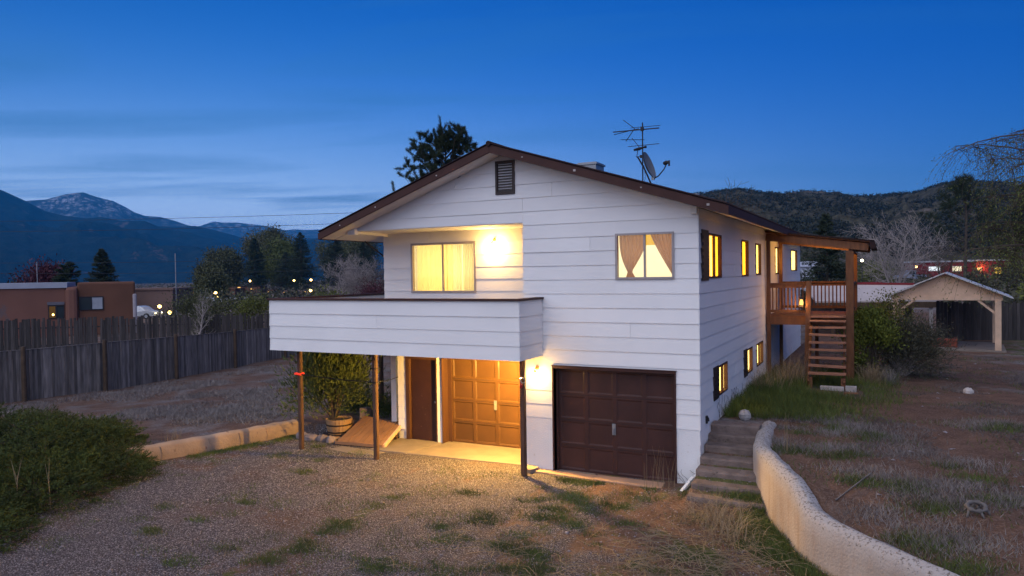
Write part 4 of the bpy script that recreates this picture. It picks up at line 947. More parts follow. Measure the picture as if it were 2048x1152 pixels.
for i in range(8):
    a, b = i / 8 + .002, (i + 1) / 8 - .002
    MB().hexa([(.03 + 2.68 * a, YF - .12, 4.945 - .36 * a), (.03 + 2.68 * b, YF - .12, 4.945 - .36 * b), (.03 + 2.68 * b, YB + .15, 4.945 - .36 * b), (.03 + 2.68 * a, YB + .15, 4.945 - .36 * a), (.03 + 2.68 * a, YF - .12, 4.97 - .36 * a), (.03 + 2.68 * b, YF - .12, 4.97 - .36 * b), (.03 + 2.68 * b, YB + .15, 4.97 - .36 * b), (.03 + 2.68 * a, YB + .15, 4.97 - .36 * a)]).build('roof_board', WOODD, dk)
MB().hexa([(.03, YF - .16, 4.972), (2.80, YF - .16, 4.60), (2.80, YB + .2, 4.60), (.03, YB + .2, 4.972), (.03, YF - .16, 5.0), (2.80, YF - .16, 4.64), (2.80, YB + .2, 4.64), (.03, YB + .2, 5.0)]).build('roofing', ROOFM, dk)
MB().hexa([(2.70, YF - .16, 4.42), (2.86, YF - .16, 4.42), (2.86, YB + .2, 4.42), (2.70, YB + .2, 4.42), (2.68, YF - .16, 4.62), (2.80, YF - .16, 4.64), (2.80, YB + .2, 4.64), (2.68, YB + .2, 4.62)]).build('eave_trim', ROOFM, dk)
for i in range(17): box('deck_board', WOODD, dk, .04, XO + .03, YF + .02 + i * .16, YF + .17 + i * .16, 2.55, 2.59)
for y in (YF, YB - .05, YF + .9, YF + 1.8): box('rim_joist' if y in (YF, YB - .05) else 'joist', WOODD, dk, .04, XO + .02, y - .022, y + .022, 2.34, 2.545)
def railing(a, b, z0, z1, n):
    a, b = Vector(a), Vector(b); up = Vector((0, 0, 1))
    bar('top_rail', WOODD, dk, a + up * z1, b + up * z1, .10, .05); bar('top_rail', WOODD, dk, a + up * (z1 - .07), b + up * (z1 - .07), .035, .09); bar('bottom_rail', WOODD, dk, a + up * z0, b + up * z0, .04, .08)
    for i in range(n):
        p = a.lerp(b, (i + .7) / (n + .4)); MB().box(p.x - .018, p.x + .018, p.y - .018, p.y + .018, z0 + .02, z1 - .08).build('baluster', WOODD, dk)
railing((.14, YF, 0), (1.08, YF, 0), 2.72, 3.49, 9); railing((.14, YB, 0), (XO - .1, YB, 0), 2.72, 3.49, 18); railing((XO, YF + .1, 0), (XO, YB - .1, 0), 2.72, 3.49, 20)
# stairs down towards the drive
tz = [2.60, 2.50, 2.34, 2.16, 1.98, 1.81, 1.63, 1.45, 1.29]
for i, z in enumerate(tz):
    y = 8.28 - .24 * i; xa = 1.19 + .016 * i; xb = 2.10 + .010 * i; q = R_.uniform(-.012, .012)
    MB().hexa([(xa, y - .16, z - .04 + q), (xb, y - .16, z - .04 - q), (xb, y + .12, z - .04 - q), (xa, y + .12, z - .04 + q), (xa, y - .16, z + q), (xb, y - .16, z - q), (xb, y + .12, z - q), (xa, y + .12, z + q)]).build('stair_tread', WOODT, dk)
for x in (1.24, 2.06): bar('stringer', WOODD, dk, (x, 8.3, 2.38), (x + .08, 6.25, 1.02), .045, .16)
for x in (1.36, 2.12): MB().box(x - .05, x + .05, 6.25, 6.35, .7, 1.18).build('stair_foot', WOODD, dk)
tag(MB().box(1.60, 2.14, 6.12, 6.28, .82, .98).build('footing_block', ROCK, None, bevel=.01), 'long white block under the foot of the deck stairs', 'block')
tag(MB().box(2.17, 2.42, 6.15, 6.32, .82, 1.0).build('cinder_block', ROCK, None, bevel=.01), 'short white block right of the stair foot', 'block')
tag(MB().bar((2.18, 5.72, .90), (2.48, 5.60, .93), .10, .03).build('scrap_board', WOODT, None), 'small scrap board on the dirt below the deck stairs', 'board')
# lantern hanging on the deck
la = thing('lantern', (.98, 8.22, 2.95), 'small glowing lantern hung at the deck railing', 'lantern')
MB().tube([(.98, 8.22, 3.13), (.98, 8.22, 3.42)], .006, 5).lathe((.98, 8.22, 3.07), [(0, .06), (.03, .05), (.06, .0), (.0, .0)], 8).box(.92, 1.04, 8.16, 8.28, 2.855, 2.875).build('lantern_frame', DARKM, la)
MB().lathe((.98, 8.22, 2.90), [(.0, 0), (.045, 0), (.05, .07), (.035, .15), (0, .16)], 10).build('lantern_glass', lit('lantern_glow', (1.0, .55, .12), 2.2), la, smooth=True)
point('lantern_light', (.98, 8.12, 2.93), 14, (1.0, .50, .13), .05)
pl = MB().tube([(1.5, 10.2, 4.72), (1.5, 10.2, 4.66)], .06, 10).build('unseen_ceiling_lamp', BROWN, dk); MB().lathe((1.5, 10.2, 4.58), [(0, 0), (.03, .02), (.03, .06), (.01, .08)], 8).build('bulb', BULB, pl, smooth=True)  # unseen lamp and bulb added to give the deck timber its orange glow
point('added_deck_light', (1.5, 10.2, 4.55), 60, (1.0, .50, .13), .05)  # light of the added deck lamp

# ================================================================== FENCES
def fence_board(mat, parent, name, a, b, z0, z1, th=.022, tilt=0, top=0):
    """upright board between plan points a and b"""
    a, b = Vector((*a, 0)), Vector((*b, 0)); d = (b - a); nrm = Vector((-d.y, d.x, 0)).normalized() * th; lean = Vector((0, 0, 0)) + d.normalized() * tilt
    lo = [a + Vector((0, 0, z0)), b + Vector((0, 0, z0)), b + nrm + Vector((0, 0, z0)), a + nrm + Vector((0, 0, z0))]
    m = MB()
    if top:  # dog-eared
        up = [v + lean + Vector((0, 0, z1 - z0 - top)) for v in lo]; tp = [up[0].lerp(up[1], .22) + Vector((0, 0, top)), up[1].lerp(up[0], .22) + Vector((0, 0, top)), up[2].lerp(up[3], .22) + Vector((0, 0, top)), up[3].lerp(up[2], .22) + Vector((0, 0, top))]
        m.v = [tuple(v) for v in lo + up + tp]; m.f = [(0, 3, 2, 1), (0, 1, 5, 4), (1, 2, 6, 5), (2, 3, 7, 6), (3, 0, 4, 7), (4, 5, 9, 8), (5, 6, 10, 9), (6, 7, 11, 10), (7, 4, 8, 11), (8, 9, 10, 11)]
    else: m.hexa(lo + [v + lean + Vector((0, 0, z1 - z0)) for v in lo])
    return m.build(name, mat, parent)
nf = thing('board_fence', (-24.5, 6, -.45), 'weathered grey board fence with brown posts across the left yard', 'fence')
FA = [(-24.9, -1.0), (-24.45, 2.2), (-24.15, 4.5), (-24.45, 8.0), (-25.0, 11.2), (-25.8, 16.0), (-26.6, 21.0)]
FT = [1.42, 1.40, 1.42, 1.36, 1.28, 1.22, 1.2]
def along(P, s):
    for a, b in zip(P[:-1], P[1:]):
        L = math.dist(a, b)
        if s <= L: t = s / L; return (a[0] + (b[0] - a[0]) * t, a[1] + (b[1] - a[1]) * t)
        s -= L
    return None
s_ = 0; n_b = 0
while True:
    w_ = R_.uniform(.06, .12); a = along(FA, s_); b = along(FA, s_ + w_ - .008)
    if a is None or b is None: break
    zt = interp(a[1], [p[1] for p in FA], FT); g = G(a[0] , a[1])
    fence_board(FENCE, nf, 'fence_board', a, b, g - .1 + R_.uniform(0, .08), zt + R_.uniform(-.015, .012), tilt=R_.uniform(-.01, .01)); s_ += w_; n_b += 1
    if n_b > 285: break
for i, (x, y) in enumerate([(-24.9, -1.6), (-24.42, 1.75), (-24.05, 4.55), (-24.3, 7.95), (-25.0, 11.8), (-25.7, 15.8)]):
    MB().tube([(x + .13, y, -.6), (x + .13, y, interp(y, [p[1] for p in FA], FT) + .14)], [.085, .075], 8).build('fence_post', FPOST, nf)
for (a, za), (b, zb_) in zip(zip(FA[:-1], FT[:-1]), zip(FA[1:], FT[1:])): bar('rail_cap', FENCE, nf, (a[0], a[1], za + .012), (b[0], b[1], zb_ + .012), .05, .022)
pf = thing('picket_fence', (-40, 15, -.5), 'dark coyote fence of upright pickets running behind the board fence', 'fence')
C1, C2, C3 = Vector((-48.5, 4.0, 0)), Vector((-27.4, 20.5, 0)), Vector((-20, 27, 0))
for i in range(290):
    t = i / 289; p = C1.lerp(C3, t); q = p + (C3 - C1).normalized() * .115
    if R_.random() < .012: continue
    top = 1.70 - .0 * t + R_.uniform(-.14, .10) - (.28 if R_.random() < .04 else 0)
    fence_board(FENCED, pf, 'picket', (p.x, p.y), (q.x, q.y), -.55, top, th=.05, tilt=R_.uniform(-.05, .05))
for z in (.2, 1.2): bar('fence_rail', FENCED, pf, (C1.x - .06, C1.y + .08, z), (C3.x - .06, C3.y + .08, z), .04, .08)
rf = thing('dogear_fence', (6, 23, .8), 'dark dog-eared plank fence standing behind the gazebo', 'fence')
Q1, Q2 = Vector((5.0, 22.6, 0)), Vector((13.5, 25.2, 0))
for i in range(60):
    p = Q1.lerp(Q2, i / 60); q = Q1.lerp(Q2, (i + .93) / 60)
    fence_board(FENCED, rf, 'fence_board', (p.x, p.y), (q.x, q.y), .7, 2.44 + R_.uniform(-.05, .05) - .004 * i, top=.05)
bar('fence_rail', FENCED, rf, (5.0, 22.68, 2.0), (13.5, 25.28, 2.0), .04, .09); bar('fence_rail', FENCED, rf, (5.0, 22.68, 1.1), (13.5, 25.28, 1.1), .04, .09)

# ================================================================== GAZEBO, SHED
gz = thing('gazebo', (5.1, 20.8, .76), 'open timber gazebo with low gabled metal roof on four posts', 'gazebo')
gw, gd = Vector((.9963, -.086, 0)), Vector((.086, .9963, 0)); g0 = Vector((3.42, 19.0, 0)); GW, GDp, ZG = 3.36, 3.3, .76
gp = lambda u, v, z: g0 + gw * u + gd * v + Vector((0, 0, z))
def gbox(m, u0, u1, v0, v1, z0, z1): return m.hexa([gp(u0, v0, z0), gp(u1, v0, z0), gp(u1, v1, z0), gp(u0, v1, z0), gp(u0, v0, z1), gp(u1, v0, z1), gp(u1, v1, z1), gp(u0, v1, z1)])
for u in (0, GW):
    for v in (0, GDp): gbox(MB(), u - .10, u + .10, v - .10, v + .10, ZG - .1, 2.64).build('post', GAZW, gz)
for v in (0, GDp):
    gbox(MB(), -.14, GW + .14, v - .06, v + .06, 2.64, 2.80).build('beam', GAZW, gz)
    m = MB(); m.poly([gp(-.2, v - .02, 2.802), gp(GW + .2, v - .02, 2.802), gp(GW / 2, v - .02, 3.62)], gd * .04)
    if v == 0:
        for a, b in ((-.2, GW / 2 - .004), (GW / 2 + .004, GW + .2)): MB().poly([gp(a, v - .02, 2.802), gp(b, v - .02, 2.802), gp(GW / 2 + (-.004 if a < 0 else .004), v - .02, 3.62)], gd * .04).build('gable_panel', GAZW, gz)
    else: m.build('gable_panel', GAZW, gz)
    for sgn, u in ((1, 0), (-1, GW)): bar('knee_brace', GAZW, gz, gp(u + sgn * .08, v, 2.15), gp(u + sgn * .62, v, 2.64), .08, .08)
for u in (0, GW): gbox(MB(), u - .05, u + .05, .06, GDp - .06, 2.66, 2.80).build('beam', GAZW, gz)
for sgn in (-1, 1):
    for i in range(9):     # sheets of the metal roof
        a, b = i / 9 + .001, (i + 1) / 9 - .001; v0, v1 = -.35 + 4.0 * a, -.35 + 4.0 * b
        e0, e1 = GW / 2 + sgn * .0, GW / 2 + sgn * (GW / 2 + .46); ze = 3.68 - (GW / 2 + .46) * .445
        P = [gp(e0, v0, 3.66), gp(e1, v0, ze - .02), gp(e1, v1, ze - .02), gp(e0, v1, 3.66)]
        if sgn < 0: P = P[::-1]
        MB().hexa(P + [p + Vector((0, 0, .045)) for p in P]).build('roof_sheet', GAZR, gz)
gbox(MB(), -.2, GW + .25, -.2, GDp + .2, ZG - .05, ZG + .03).build('floor_slab', CONC, gz)
bp_ = thing('brick_planter', (4.9, 19.8, .79), 'low red brick planter box on the gazebo floor', 'planter')
for r in range(4):
    for i in range(5):
        u0 = .95 + i * .225 + (.11 if r % 2 else 0) * 0; 
        gbox(MB(), u0, u0 + .215, .55, .66, ZG + .04 + r * .085, ZG + .115 + r * .085).build('brick', BRICKR, bp_)
    for i in range(3): gbox(MB(), 1.955, 2.065, .67 + i * .225, .88 + i * .225, ZG + .04 + r * .085, ZG + .115 + r * .085).build('brick', BRICKR, bp_)
gbox(MB(), 1.0, 1.95, .66, 1.3, ZG + .03, ZG + .30).build('soil', BARK, bp_)
sh = thing('shed', (3.0, 25.5, .8), 'low open shed with pale sloping roof and red edge behind the shrubs', 'shed')
for (x, y) in ((.9, 23.2), (2.9, 23.9), (4.9, 24.6)): MB().box(x - .07, x + .07, y - .07, y + .07, .6, 2.3).build('post', M('white_post', (.5, .46, .46), .8) if x > 4 else FPOST, sh)
MB().add([(.2, 22.9, 2.34), (5.2, 24.6, 2.34), (4.3, 27.4, 2.98), (-.7, 25.7, 3.1), (.2, 22.9, 2.42), (5.2, 24.6, 2.42), (4.3, 27.4, 3.06), (-.7, 25.7, 3.18)], [(0, 3, 2, 1), (4, 5, 6, 7), (0, 1, 5, 4), (1, 2, 6, 5), (2, 3, 7, 6), (3, 0, 4, 7)]).build('roof', M('pale_shed_roof', (.46, .40, .38), .8, .12, 1), sh)
bar('ridge_trim', REDW, sh, (-.7, 25.65, 3.22), (4.3, 27.4, 3.10), .16, .10); bar('eave_board', FPOST, sh, (.2, 22.88, 2.22), (5.2, 24.58, 2.22), .04, .26)
MB().box(-.3, 4.2, 26.6, 26.7, .6, 2.9).build('back_wall', FENCED, sh)
# ================================================================== VEGETATION
def arr(name, V, F, mat, parent=None, off=None):
    V = np.asarray(V, dtype=np.float64)
    if parent is not None: V = V - np.array(world_origin(parent))
    return mesh_obj(name, V, F, mat, parent)
def cards(C, Dr, L, Wd, rs, quad=False):
    """triangles (or quads) with base at C, tip along Dr; returns verts, faces"""
    n = len(C); Dr = Dr / (np.linalg.norm(Dr, axis=1, keepdims=True) + 1e-9)
    r = rs.normal(size=(n, 3)); s = np.cross(Dr, r); s /= (np.linalg.norm(s, axis=1, keepdims=True) + 1e-9)
    L = np.asarray(L).reshape(-1, 1) * np.ones((n, 1)); Wd = np.asarray(Wd).reshape(-1, 1) * np.ones((n, 1))
    if quad:
        V = np.stack([C, C + Dr * L * .5 + s * Wd, C + Dr * L, C + Dr * L * .5 - s * Wd], 1).reshape(-1, 3); F = np.arange(4 * n).reshape(n, 4)
    else:
        V = np.stack([C - s * Wd, C + s * Wd, C + Dr * L], 1).reshape(-1, 3); F = np.arange(3 * n).reshape(n, 3)
    return V, F
def rvec(rs, n): v = rs.normal(size=(n, 3)); return v / np.linalg.norm(v, axis=1, keepdims=True)

def skeleton(rs, base, h, r0, levels=4, spread=.55, kids=(5, 5, 4, 3), up=.35, lratio=.55, droop=0., trunk_frac=.25, lean=(0, 0), sides=4, wob=.10):
    """branching skeleton; returns MB and list of outer points with directions"""
    mb = MB(); tips = []
    def grow(p, d, L, r, lv):
        n = 4 if lv < 2 else 3; pts = [Vector(p)]; rad = [r]; q = Vector(p); dd = Vector(d)
        for i in range(n):
            dd = (dd + Vector(rs.normal(size=3)) * wob + Vector((0, 0, up * .25 - droop * (lv >= 2)))).normalized()
            q = q + dd * (L / n); pts.append(q.copy()); rad.append(max(r * (1 - .75 * (i + 1) / n), h * .0016))
        mb.tube(pts, rad, sides if lv < 2 else 3, cap=False)
        if lv >= levels - 1 or lv >= 2:
            for a, b in zip(pts[:-1], pts[1:]): tips.append((a.lerp(b, rs.rand()), (b - a).normalized()))
        if lv < levels - 1:
            k = kids[lv]
            for j in range(k):
                t = (trunk_frac + (1 - trunk_frac) * (j + rs.rand()) / k) if lv == 0 else (.2 + .8 * (j + rs.rand()) / k)
                i = min(n - 1, int(t * n)); o_ = pts[i].lerp(pts[i + 1], t * n - i)
                a = dd if i == n - 1 else (pts[i + 1] - pts[i]).normalized()
                v = Vector(rs.normal(size=3)); v = (v - a * v.dot(a)).normalized()
                nd_ = (a * (1 - spread) + v * spread * (1.15 if lv == 0 else 1) + Vector((0, 0, up * .3))).normalized()
                grow(o_, nd_, L * lratio * (.75 + .5 * rs.rand()) * (1 - .35 * t if lv == 0 else 1), max(r * .5 * (1 - .5 * t), .003), lv + 1)
    grow(base, Vector((lean[0], lean[1], 1)).normalized(), h, r0, 0)
    return mb, tips
def bare_tree(name, x, y, h, seed, label, cat='tree', group=None, kids=(9, 7, 6, 4), spread=.6, r0=None, mat=BARKG, leaf=None, ldens=0, lsize=.06, levels=4, up=.35, lratio=.5, trunk_frac=.12, zb=None, multi=1, extra=None):
    rs = np.random.RandomState(seed); z = (G(x, y) if zb is None else zb) - .1
    t = thing(name, (x, y, z), label, cat, group)
    MBs = MB(); tips = []
    for m_ in range(multi):
        mb, tp = skeleton(rs, (x + rs.normal() * .15 * (multi > 1), y + rs.normal() * .15 * (multi > 1), z), h * (.62 if multi > 1 else .7), (r0 or h * .022) / math.sqrt(multi), levels, spread, kids, up, lratio, 0, trunk_frac, lean=tuple(rs.normal(size=2) * (.35 if multi > 1 else .03)))
        MBs.add(mb.v, mb.f); tips += tp
    MBs.build('trunk', mat, t)
    if leaf is not None and ldens:
        P = np.array([tuple(p) for p, d in tips]); idx_ = rs.randint(0, len(P), int(len(P) * ldens)); C = P[idx_] + rs.normal(size=(len(idx_), 3)) * lsize * 2.2
        V, F = cards(C, rvec(rs, len(C)) + np.array([0, 0, .2]), lsize * (.6 + .8 * rs.rand(len(C))), lsize * .35, rs, quad=True); arr('crown', V, F, leaf, t)
    return t
def conifer(name, x, y, h, r, seed, label, mat=LSPR, group=None, shape=1.0, zb=None, dens=1.0, nl=.13, trunk=.02, base_gap=.06, droop=.15, irregular=.25):
    rs = np.random.RandomState(seed); z = (G(x, y) if zb is None else zb) - .1
    t = thing(name, (x, y, z), label, 'tree', group)
    mb = MB(); mb.tube([(x, y, z), (x + rs.normal() * .02 * h, y, z + h * .5), (x, y, z + h)], [h * trunk, h * trunk * .6, .01], 7, cap=False)
    C = []; Dn = []; nb = int(h / (.020 * h + .16) * 7)
    for i in range(nb):
        f = base_gap + (1 - base_gap) * (i + rs.rand()) / nb; zz = z + h * f
        rad = r * ((1 - f) ** (.85 * shape)) * (1 - irregular * rs.rand()) * min(1, (f - base_gap + .06) / .10)
        a = rs.rand() * 6.283; d = np.array([math.cos(a), math.sin(a), .25 - droop - (.25 * (1 - f))]); d /= np.linalg.norm(d)
        if rad < .05: continue
        p0 = np.array([x, y, zz]); p1 = p0 + d * rad
        mb.tube([p0, p0 + d * rad * .5, p1 + np.array([0, 0, .06 * rad])], [.012 * rad + .008, .008 * rad + .004, .003], 3, cap=False)
        m = int((14 + 60 * rad / max(r, .1)) * dens)
        tt = rs.rand(m) ** .7; P = p0 + d * rad * tt[:, None] + np.array([0, 0, .06 * rad]) * (tt ** 2)[:, None]
        side = np.cross(d, [0, 0, 1]); side /= np.linalg.norm(side)
        sw = rs.normal(size=m) * .20 * rad * (1.15 - tt); P = P + side * sw[:, None]; P[:, 2] += rs.normal(size=m) * .05 * rad - abs(sw) * .15
        C.append(P); Dn.append(d * .7 + side * np.sign(sw)[:, None] * .8 + rs.normal(size=(m, 3)) * .45 + np.array([0, 0, .15]))
    C = np.concatenate(C); Dn = np.concatenate(Dn)
    V, F = cards(C, Dn, nl * h / 6 * (.6 + .8 * rs.rand(len(C))) + .02, nl * h / 6 * .16, rs)
    mb.build('trunk', BARK, t); arr('crown', V, F, mat, t); return t
def leafy(name, x, y, h, r, seed, label, mat, cat='bush', group=None, n=5000, ls=.06, bark=BARK, lumps=14, flat=.8, zc=.5, cut=.03, parent_z=None, inner=.35, stems=14, needle=False, up=.3, twig=True):
    """shrub: stems from the base and leaves gathered in clumps at the stem ends"""
    rs = np.random.RandomState(seed); z = (G(x, y) if parent_z is None else parent_z) - .03
    t = thing(name, (x, y, z), label, cat, group); mb = MB(); C = []
    for i in range(lumps):
        a = rs.rand() * 6.283; e = math.acos(1 - rs.rand() * 1.15) if False else rs.rand() * 1.5
        rr = r * math.sin(e) * (.30 + .72 * rs.rand() ** .6); zz = z + h * (zc + (1 - zc) * math.cos(e)) * (.82 + .22 * rs.rand()) if e < 1.3 else z + h * (.15 + .3 * rs.rand())
        c = np.array([x + rr * math.cos(a), y + rr * math.sin(a), zz])
        if twig: mb.tube([(x, y, z), ((x * .6 + c[0] * .4) + rs.normal() * .04, y * .6 + c[1] * .4, z + (zz - z) * .55), tuple(c)], [.018 * h + .004, .010 * h + .002, .003], 4, cap=False)
        m = int(n / lumps); s_ = r * (.26 + .12 * rs.rand())
        P = c + rs.normal(size=(m, 3)) * s_ * np.array([1, 1, flat]); C.append(P)
    C = np.concatenate(C); C = C[C[:, 2] > z + cut]; ctr = np.array([x, y, z + h * .25])
    Dn = (C - ctr); Dn /= np.linalg.norm(Dn, axis=1, keepdims=True) + 1e-6; Dn = Dn + rs.normal(size=C.shape) * .7 + np.array([0, 0, up])
    V, F = cards(C, Dn, ls * (.5 + rs.rand(len(C))), ls * (.14 if needle else .30), rs, quad=not needle)
    if twig: mb.build('stems', bark, t)
    arr('foliage', V, F, mat, t); return t

# ---- the spreading juniper in the left foreground
def juniper():
    rs = np.random.RandomState(5); t = thing('juniper_bush', (-13.2, -5.0, -.1), 'large dark green spreading juniper filling the lower left corner', 'bush')
    fans = []; C = []; Dn = []; LL = []
    cx_ = [(-12.4, -4.7, 1.7, 1.3, .75), (-10.9, -5.6, 1.2, 1.0, .50), (-14.2, -4.2, 1.9, 1.5, .95), (-16.2, -4.0, 2.0, 1.6, 1.05), (-11.3, -4.0, 1.0, .8, .48), (-13.0, -6.2, 1.8, 1.2, .72), (-10.5, -6.9, 1.0, .9, .35), (-15.2, -5.8, 2.0, 1.6, .9), (-18.5, -4.3, 2.2, 1.7, 1.0), (-12.6, -3.2, 1.0, .7, .60), (-11.7, -7.4, 1.5, 1.1, .5), (-17.8, -6.4, 2.2, 1.7, .9), (-13.6, -2.9, 1.1, .7, .65), (-12.0, -5.6, 1.9, 1.5, .68), (-14.5, -3.4, 2.0, 1.0, .85), (-11.6, -4.9, 1.4, 1.2, .6), (-9.9, -7.6, 1.2, 1.0, .4), (-12.8, -3.9, 1.6, 1.0, .8), (-20.5, -3.6, 2.0, 1.6, 1.0), (-19.5, -6, 2.5, 2, 1)]
    n_f = 9500; mb = MB()
    for i in range(n_f):
        k = rs.randint(len(cx_)); x0, y0, rx_, ry_, hh = cx_[k]
        a = rs.rand() * 6.283; q = rs.rand() ** .5; px_, py_ = x0 + rx_ * q * math.cos(a), y0 + ry_ * q * math.sin(a)
        g = G(px_, py_); lump = .5 + .5 * mnoise.noise((px_ * 1.7, py_ * 1.7, 4.0))
        zt = g + hh * math.sqrt(max(0, 1 - q * q)) * (.62 + .55 * lump) + .04
        d = np.array([math.cos(a) * (.35 + q) + rs.normal() * .4, math.sin(a) * (.35 + q) + rs.normal() * .4, .55 - .35 * q + rs.normal() * .15]); d /= np.linalg.norm(d)
        zc_ = zt - .12 * rs.rand() - (.35 * hh * rs.rand() if rs.rand() < .35 else 0); L = .16 + .22 * rs.rand()
        m = 24; tt = rs.rand(m); P = np.array([px_, py_, max(zc_, g + .02)]) + d * (tt * L)[:, None] + rs.normal(size=(m, 3)) * .025 * (1.2 - tt)[:, None]
        C.append(P); Dn.append(d * 1.0 + rs.normal(size=(m, 3)) * .55 + np.array([0, 0, .12])); LL.append(.035 + .05 * rs.rand(m))
        if i % 9 == 0: mb.tube([(px_ - d[0] * .3, py_ - d[1] * .3, max(g, zc_ - .25)), (px_ + d[0] * L * .8, py_ + d[1] * L * .8, zc_ + d[2] * L * .8)], [.008, .003], 3, cap=False)
    C = np.concatenate(C); V, F = cards(C, np.concatenate(Dn), np.concatenate(LL), .0085, rs)
    for (x0, y0) in ((-10.9, -5.5), (-13.5, -4.6), (-16.4, -4.4)):
        for k in range(6): mb.tube([(x0, y0, G(x0, y0)), (x0 + rs.normal() * .7, y0 + rs.normal() * .6, G(x0, y0) + .3)], [.03, .01], 4, cap=False)
    mb.build('branches', BARK, t)['kind'] = 'stuff'; arr('foliage', V, F, LJUN, t)
    for (x0, y0, a) in ((-10.75, -6.0, .6), (-10.35, -6.2, .2), (-9.9, -5.9, -.3)):  # dead canes
        m = MB(); g = G(x0, y0); m.tube([(x0, y0, g + .1), (x0 + .1 * a, y0, g + .55), (x0 + .28 * a, y0 + .05, g + .95)], [.007, .005, .002], 4).tube([(x0 + .1 * a, y0, g + .5), (x0 - .12, y0, g + .85)], [.004, .002], 3)
        m.build('dead_cane', DRY, t)
juniper()
# ---- shrub in the barrel, plants under the balcony
leafy('potted_shrub', bx - .15, by_, 1.62, .90, 21, 'bushy green shrub growing out of the half barrel planter', LPOT, 'shrub', n=10500, ls=.13, lumps=20, cut=.10, parent_z=bz + .40, needle=True, up=.9, zc=.35, flat=1.3)
leafy('ground_plant', -8.55, 2.3, .35, .55, 22, 'low dark green plants beside the path under the balcony', GRN, 'plant', n=2600, ls=.10, lumps=9, needle=True, up=.8)
leafy('ground_plant', -9.9, 2.6, .35, .8, 23, 'low green plants behind the barrel planter and low wall', GRN, 'plant', n=3000, ls=.10, lumps=9, needle=True, up=.8)
# ---- shrubs by the side deck
leafy('flowering_shrub', 2.66, 9.3, 1.75, .55, 24, 'yellow green flowering shrub right beside the deck stairs', LYEL, 'shrub', n=11000, ls=.07, lumps=30)
leafy('grey_shrub', 3.5, 10.2, 1.28, 1.02, 25, 'big grey green shrub between the deck stairs and gazebo', LGRY, 'shrub', n=19000, ls=.08, lumps=44, needle=True, bark=BARKG)
leafy('twiggy_shrub', 3.2, 10.9, 2.1, .8, 26, 'taller twiggy brownish shrub behind the big grey green one', LBAR, 'shrub', n=3500, ls=.06, lumps=30, bark=BARKG)
def tuft(name, x, y, n, L, mat, seed, label, spread=.12, arch=.9, cat='grass clump', group=None, w=.004):
    rs = np.random.RandomState(seed); g = G(x, y); V = []; F = []
    for i in range(n):
        a = rs.rand() * 6.283; l = L * (.5 + .6 * rs.rand()); p = np.array([x + rs.normal() * spread, y + rs.normal() * spread, g - .02]); o_ = np.array([math.cos(a), math.sin(a), 0]); s = np.array([-o_[1], o_[0], 0]) * w
        k = arch * (.3 + .9 * rs.rand()); b = len(V); seg = 4
        for j in range(seg + 1):
            t = j / seg; c = p + o_ * l * k * t ** 1.6 * .7 + np.array([0, 0, l * (t - .45 * k * t ** 2.2)]); ww = (1 - t * .8)
            V += [c - s * ww, c + s * ww]
        for j in range(seg): F.append((b + 2 * j, b + 2 * j + 1, b + 2 * j + 3, b + 2 * j + 2))
    o_ = arr(name, np.array(V), np.array(F), mat); return tag(o_, label, cat, group)
tuft('dry_grass_clump', 2.72, 8.0, 420, .75, DRY, 31, 'large tan clump of dry grass right of the stair foot', .13)
tuft('dry_grass_clump', 3.15, 8.3, 260, .62, GRYG, 32, 'grey dry grass clump under the big grey green shrub', .14)
tuft('dead_brush', .75, 6.6, 260, 1.15, DRY, 33, 'tangle of tall dead brush before the deck post', .28, 1.1, 'brush')
tuft('dead_brush', .95, 7.7, 300, 1.2, GRYG, 34, 'second tangle of grey dead brush under the deck railing', .30, 1.0, 'brush')
tuft('dead_brush', .45, 5.2, 160, .95, DRY, 35, 'small dead brush clump near the basement windows', .2, 1.0, 'brush')
tuft('straw_clump', .62, -1.75, 260, .70, DRY, 36, 'sprawling straw clump at the foot of the concrete steps', .22, 1.5, group=None)
tuft('straw_clump', 1.05, -2.35, 160, .62, DRY, 37, 'smaller flattened straw clump against the curved wall base', .2, 1.7)
tuft('tall_dry_weeds', -.72, -.35, 26, .85, DRY, 38, 'few tall dry weeds before the dark garage door', .12, .35, 'weeds')
tuft('dry_weeds', 1.55, -.35, 16, .75, DRY, 39, 'single upright dry stalk cluster behind the curved wall top', .06, .25, 'weeds')
for i, (x, y) in enumerate([(-13.6, -2.1), (-11.6, -2.0)]): tuft('dry_weeds', x, y, 60, .7 - .2 * i, DRY, 40 + i, ['pale dry weeds rising behind the juniper near the fence', 'pale dry weeds on the yard between juniper and low wall'][i], .1, .5, 'weeds')

# ---- grass, straw and stones nobody could count
def blades(name, label, N, region, L, W_, mat, seed, lean=.5, thr=0.0, nscale=.9):
    rs = np.random.RandomState(seed); C = []
    while len(C) < N:
        x, y, ok = region(rs)
        if not ok: continue
        if thr and mnoise.noise((x * nscale, y * nscale, seed * .7)) < thr - .25 * rs.rand(): continue
        C.append((x, y, G(x, y) - .005))
    C = np.array(C); D_ = np.stack([rs.normal(size=N) * lean, rs.normal(size=N) * lean, np.ones(N)], 1)
    V, F = cards(C, D_, L * (.4 + .9 * rs.rand(N)), W_, rs); o_ = arr(name, V, F, mat); tag(o_, label, 'grass', kind='stuff'); return o_
def reg_terrace(rs):
    x = .15 + 10.5 * rs.rand() ** 1.25; y = -7.5 + 25 * rs.rand() ** 1.3; xw = interp(y, _ry, _rx) if y < 1.7 else .05
    return x, y, x > xw + .33
def reg_bank(rs):
    y = 1.9 + 8.5 * rs.rand(); x = .08 + abs(rs.normal()) * (.75 + .08 * y); return x, y, x < 3.4 and not (1.3 < x < 2.6 and y < 6.4 and y > 5.2)
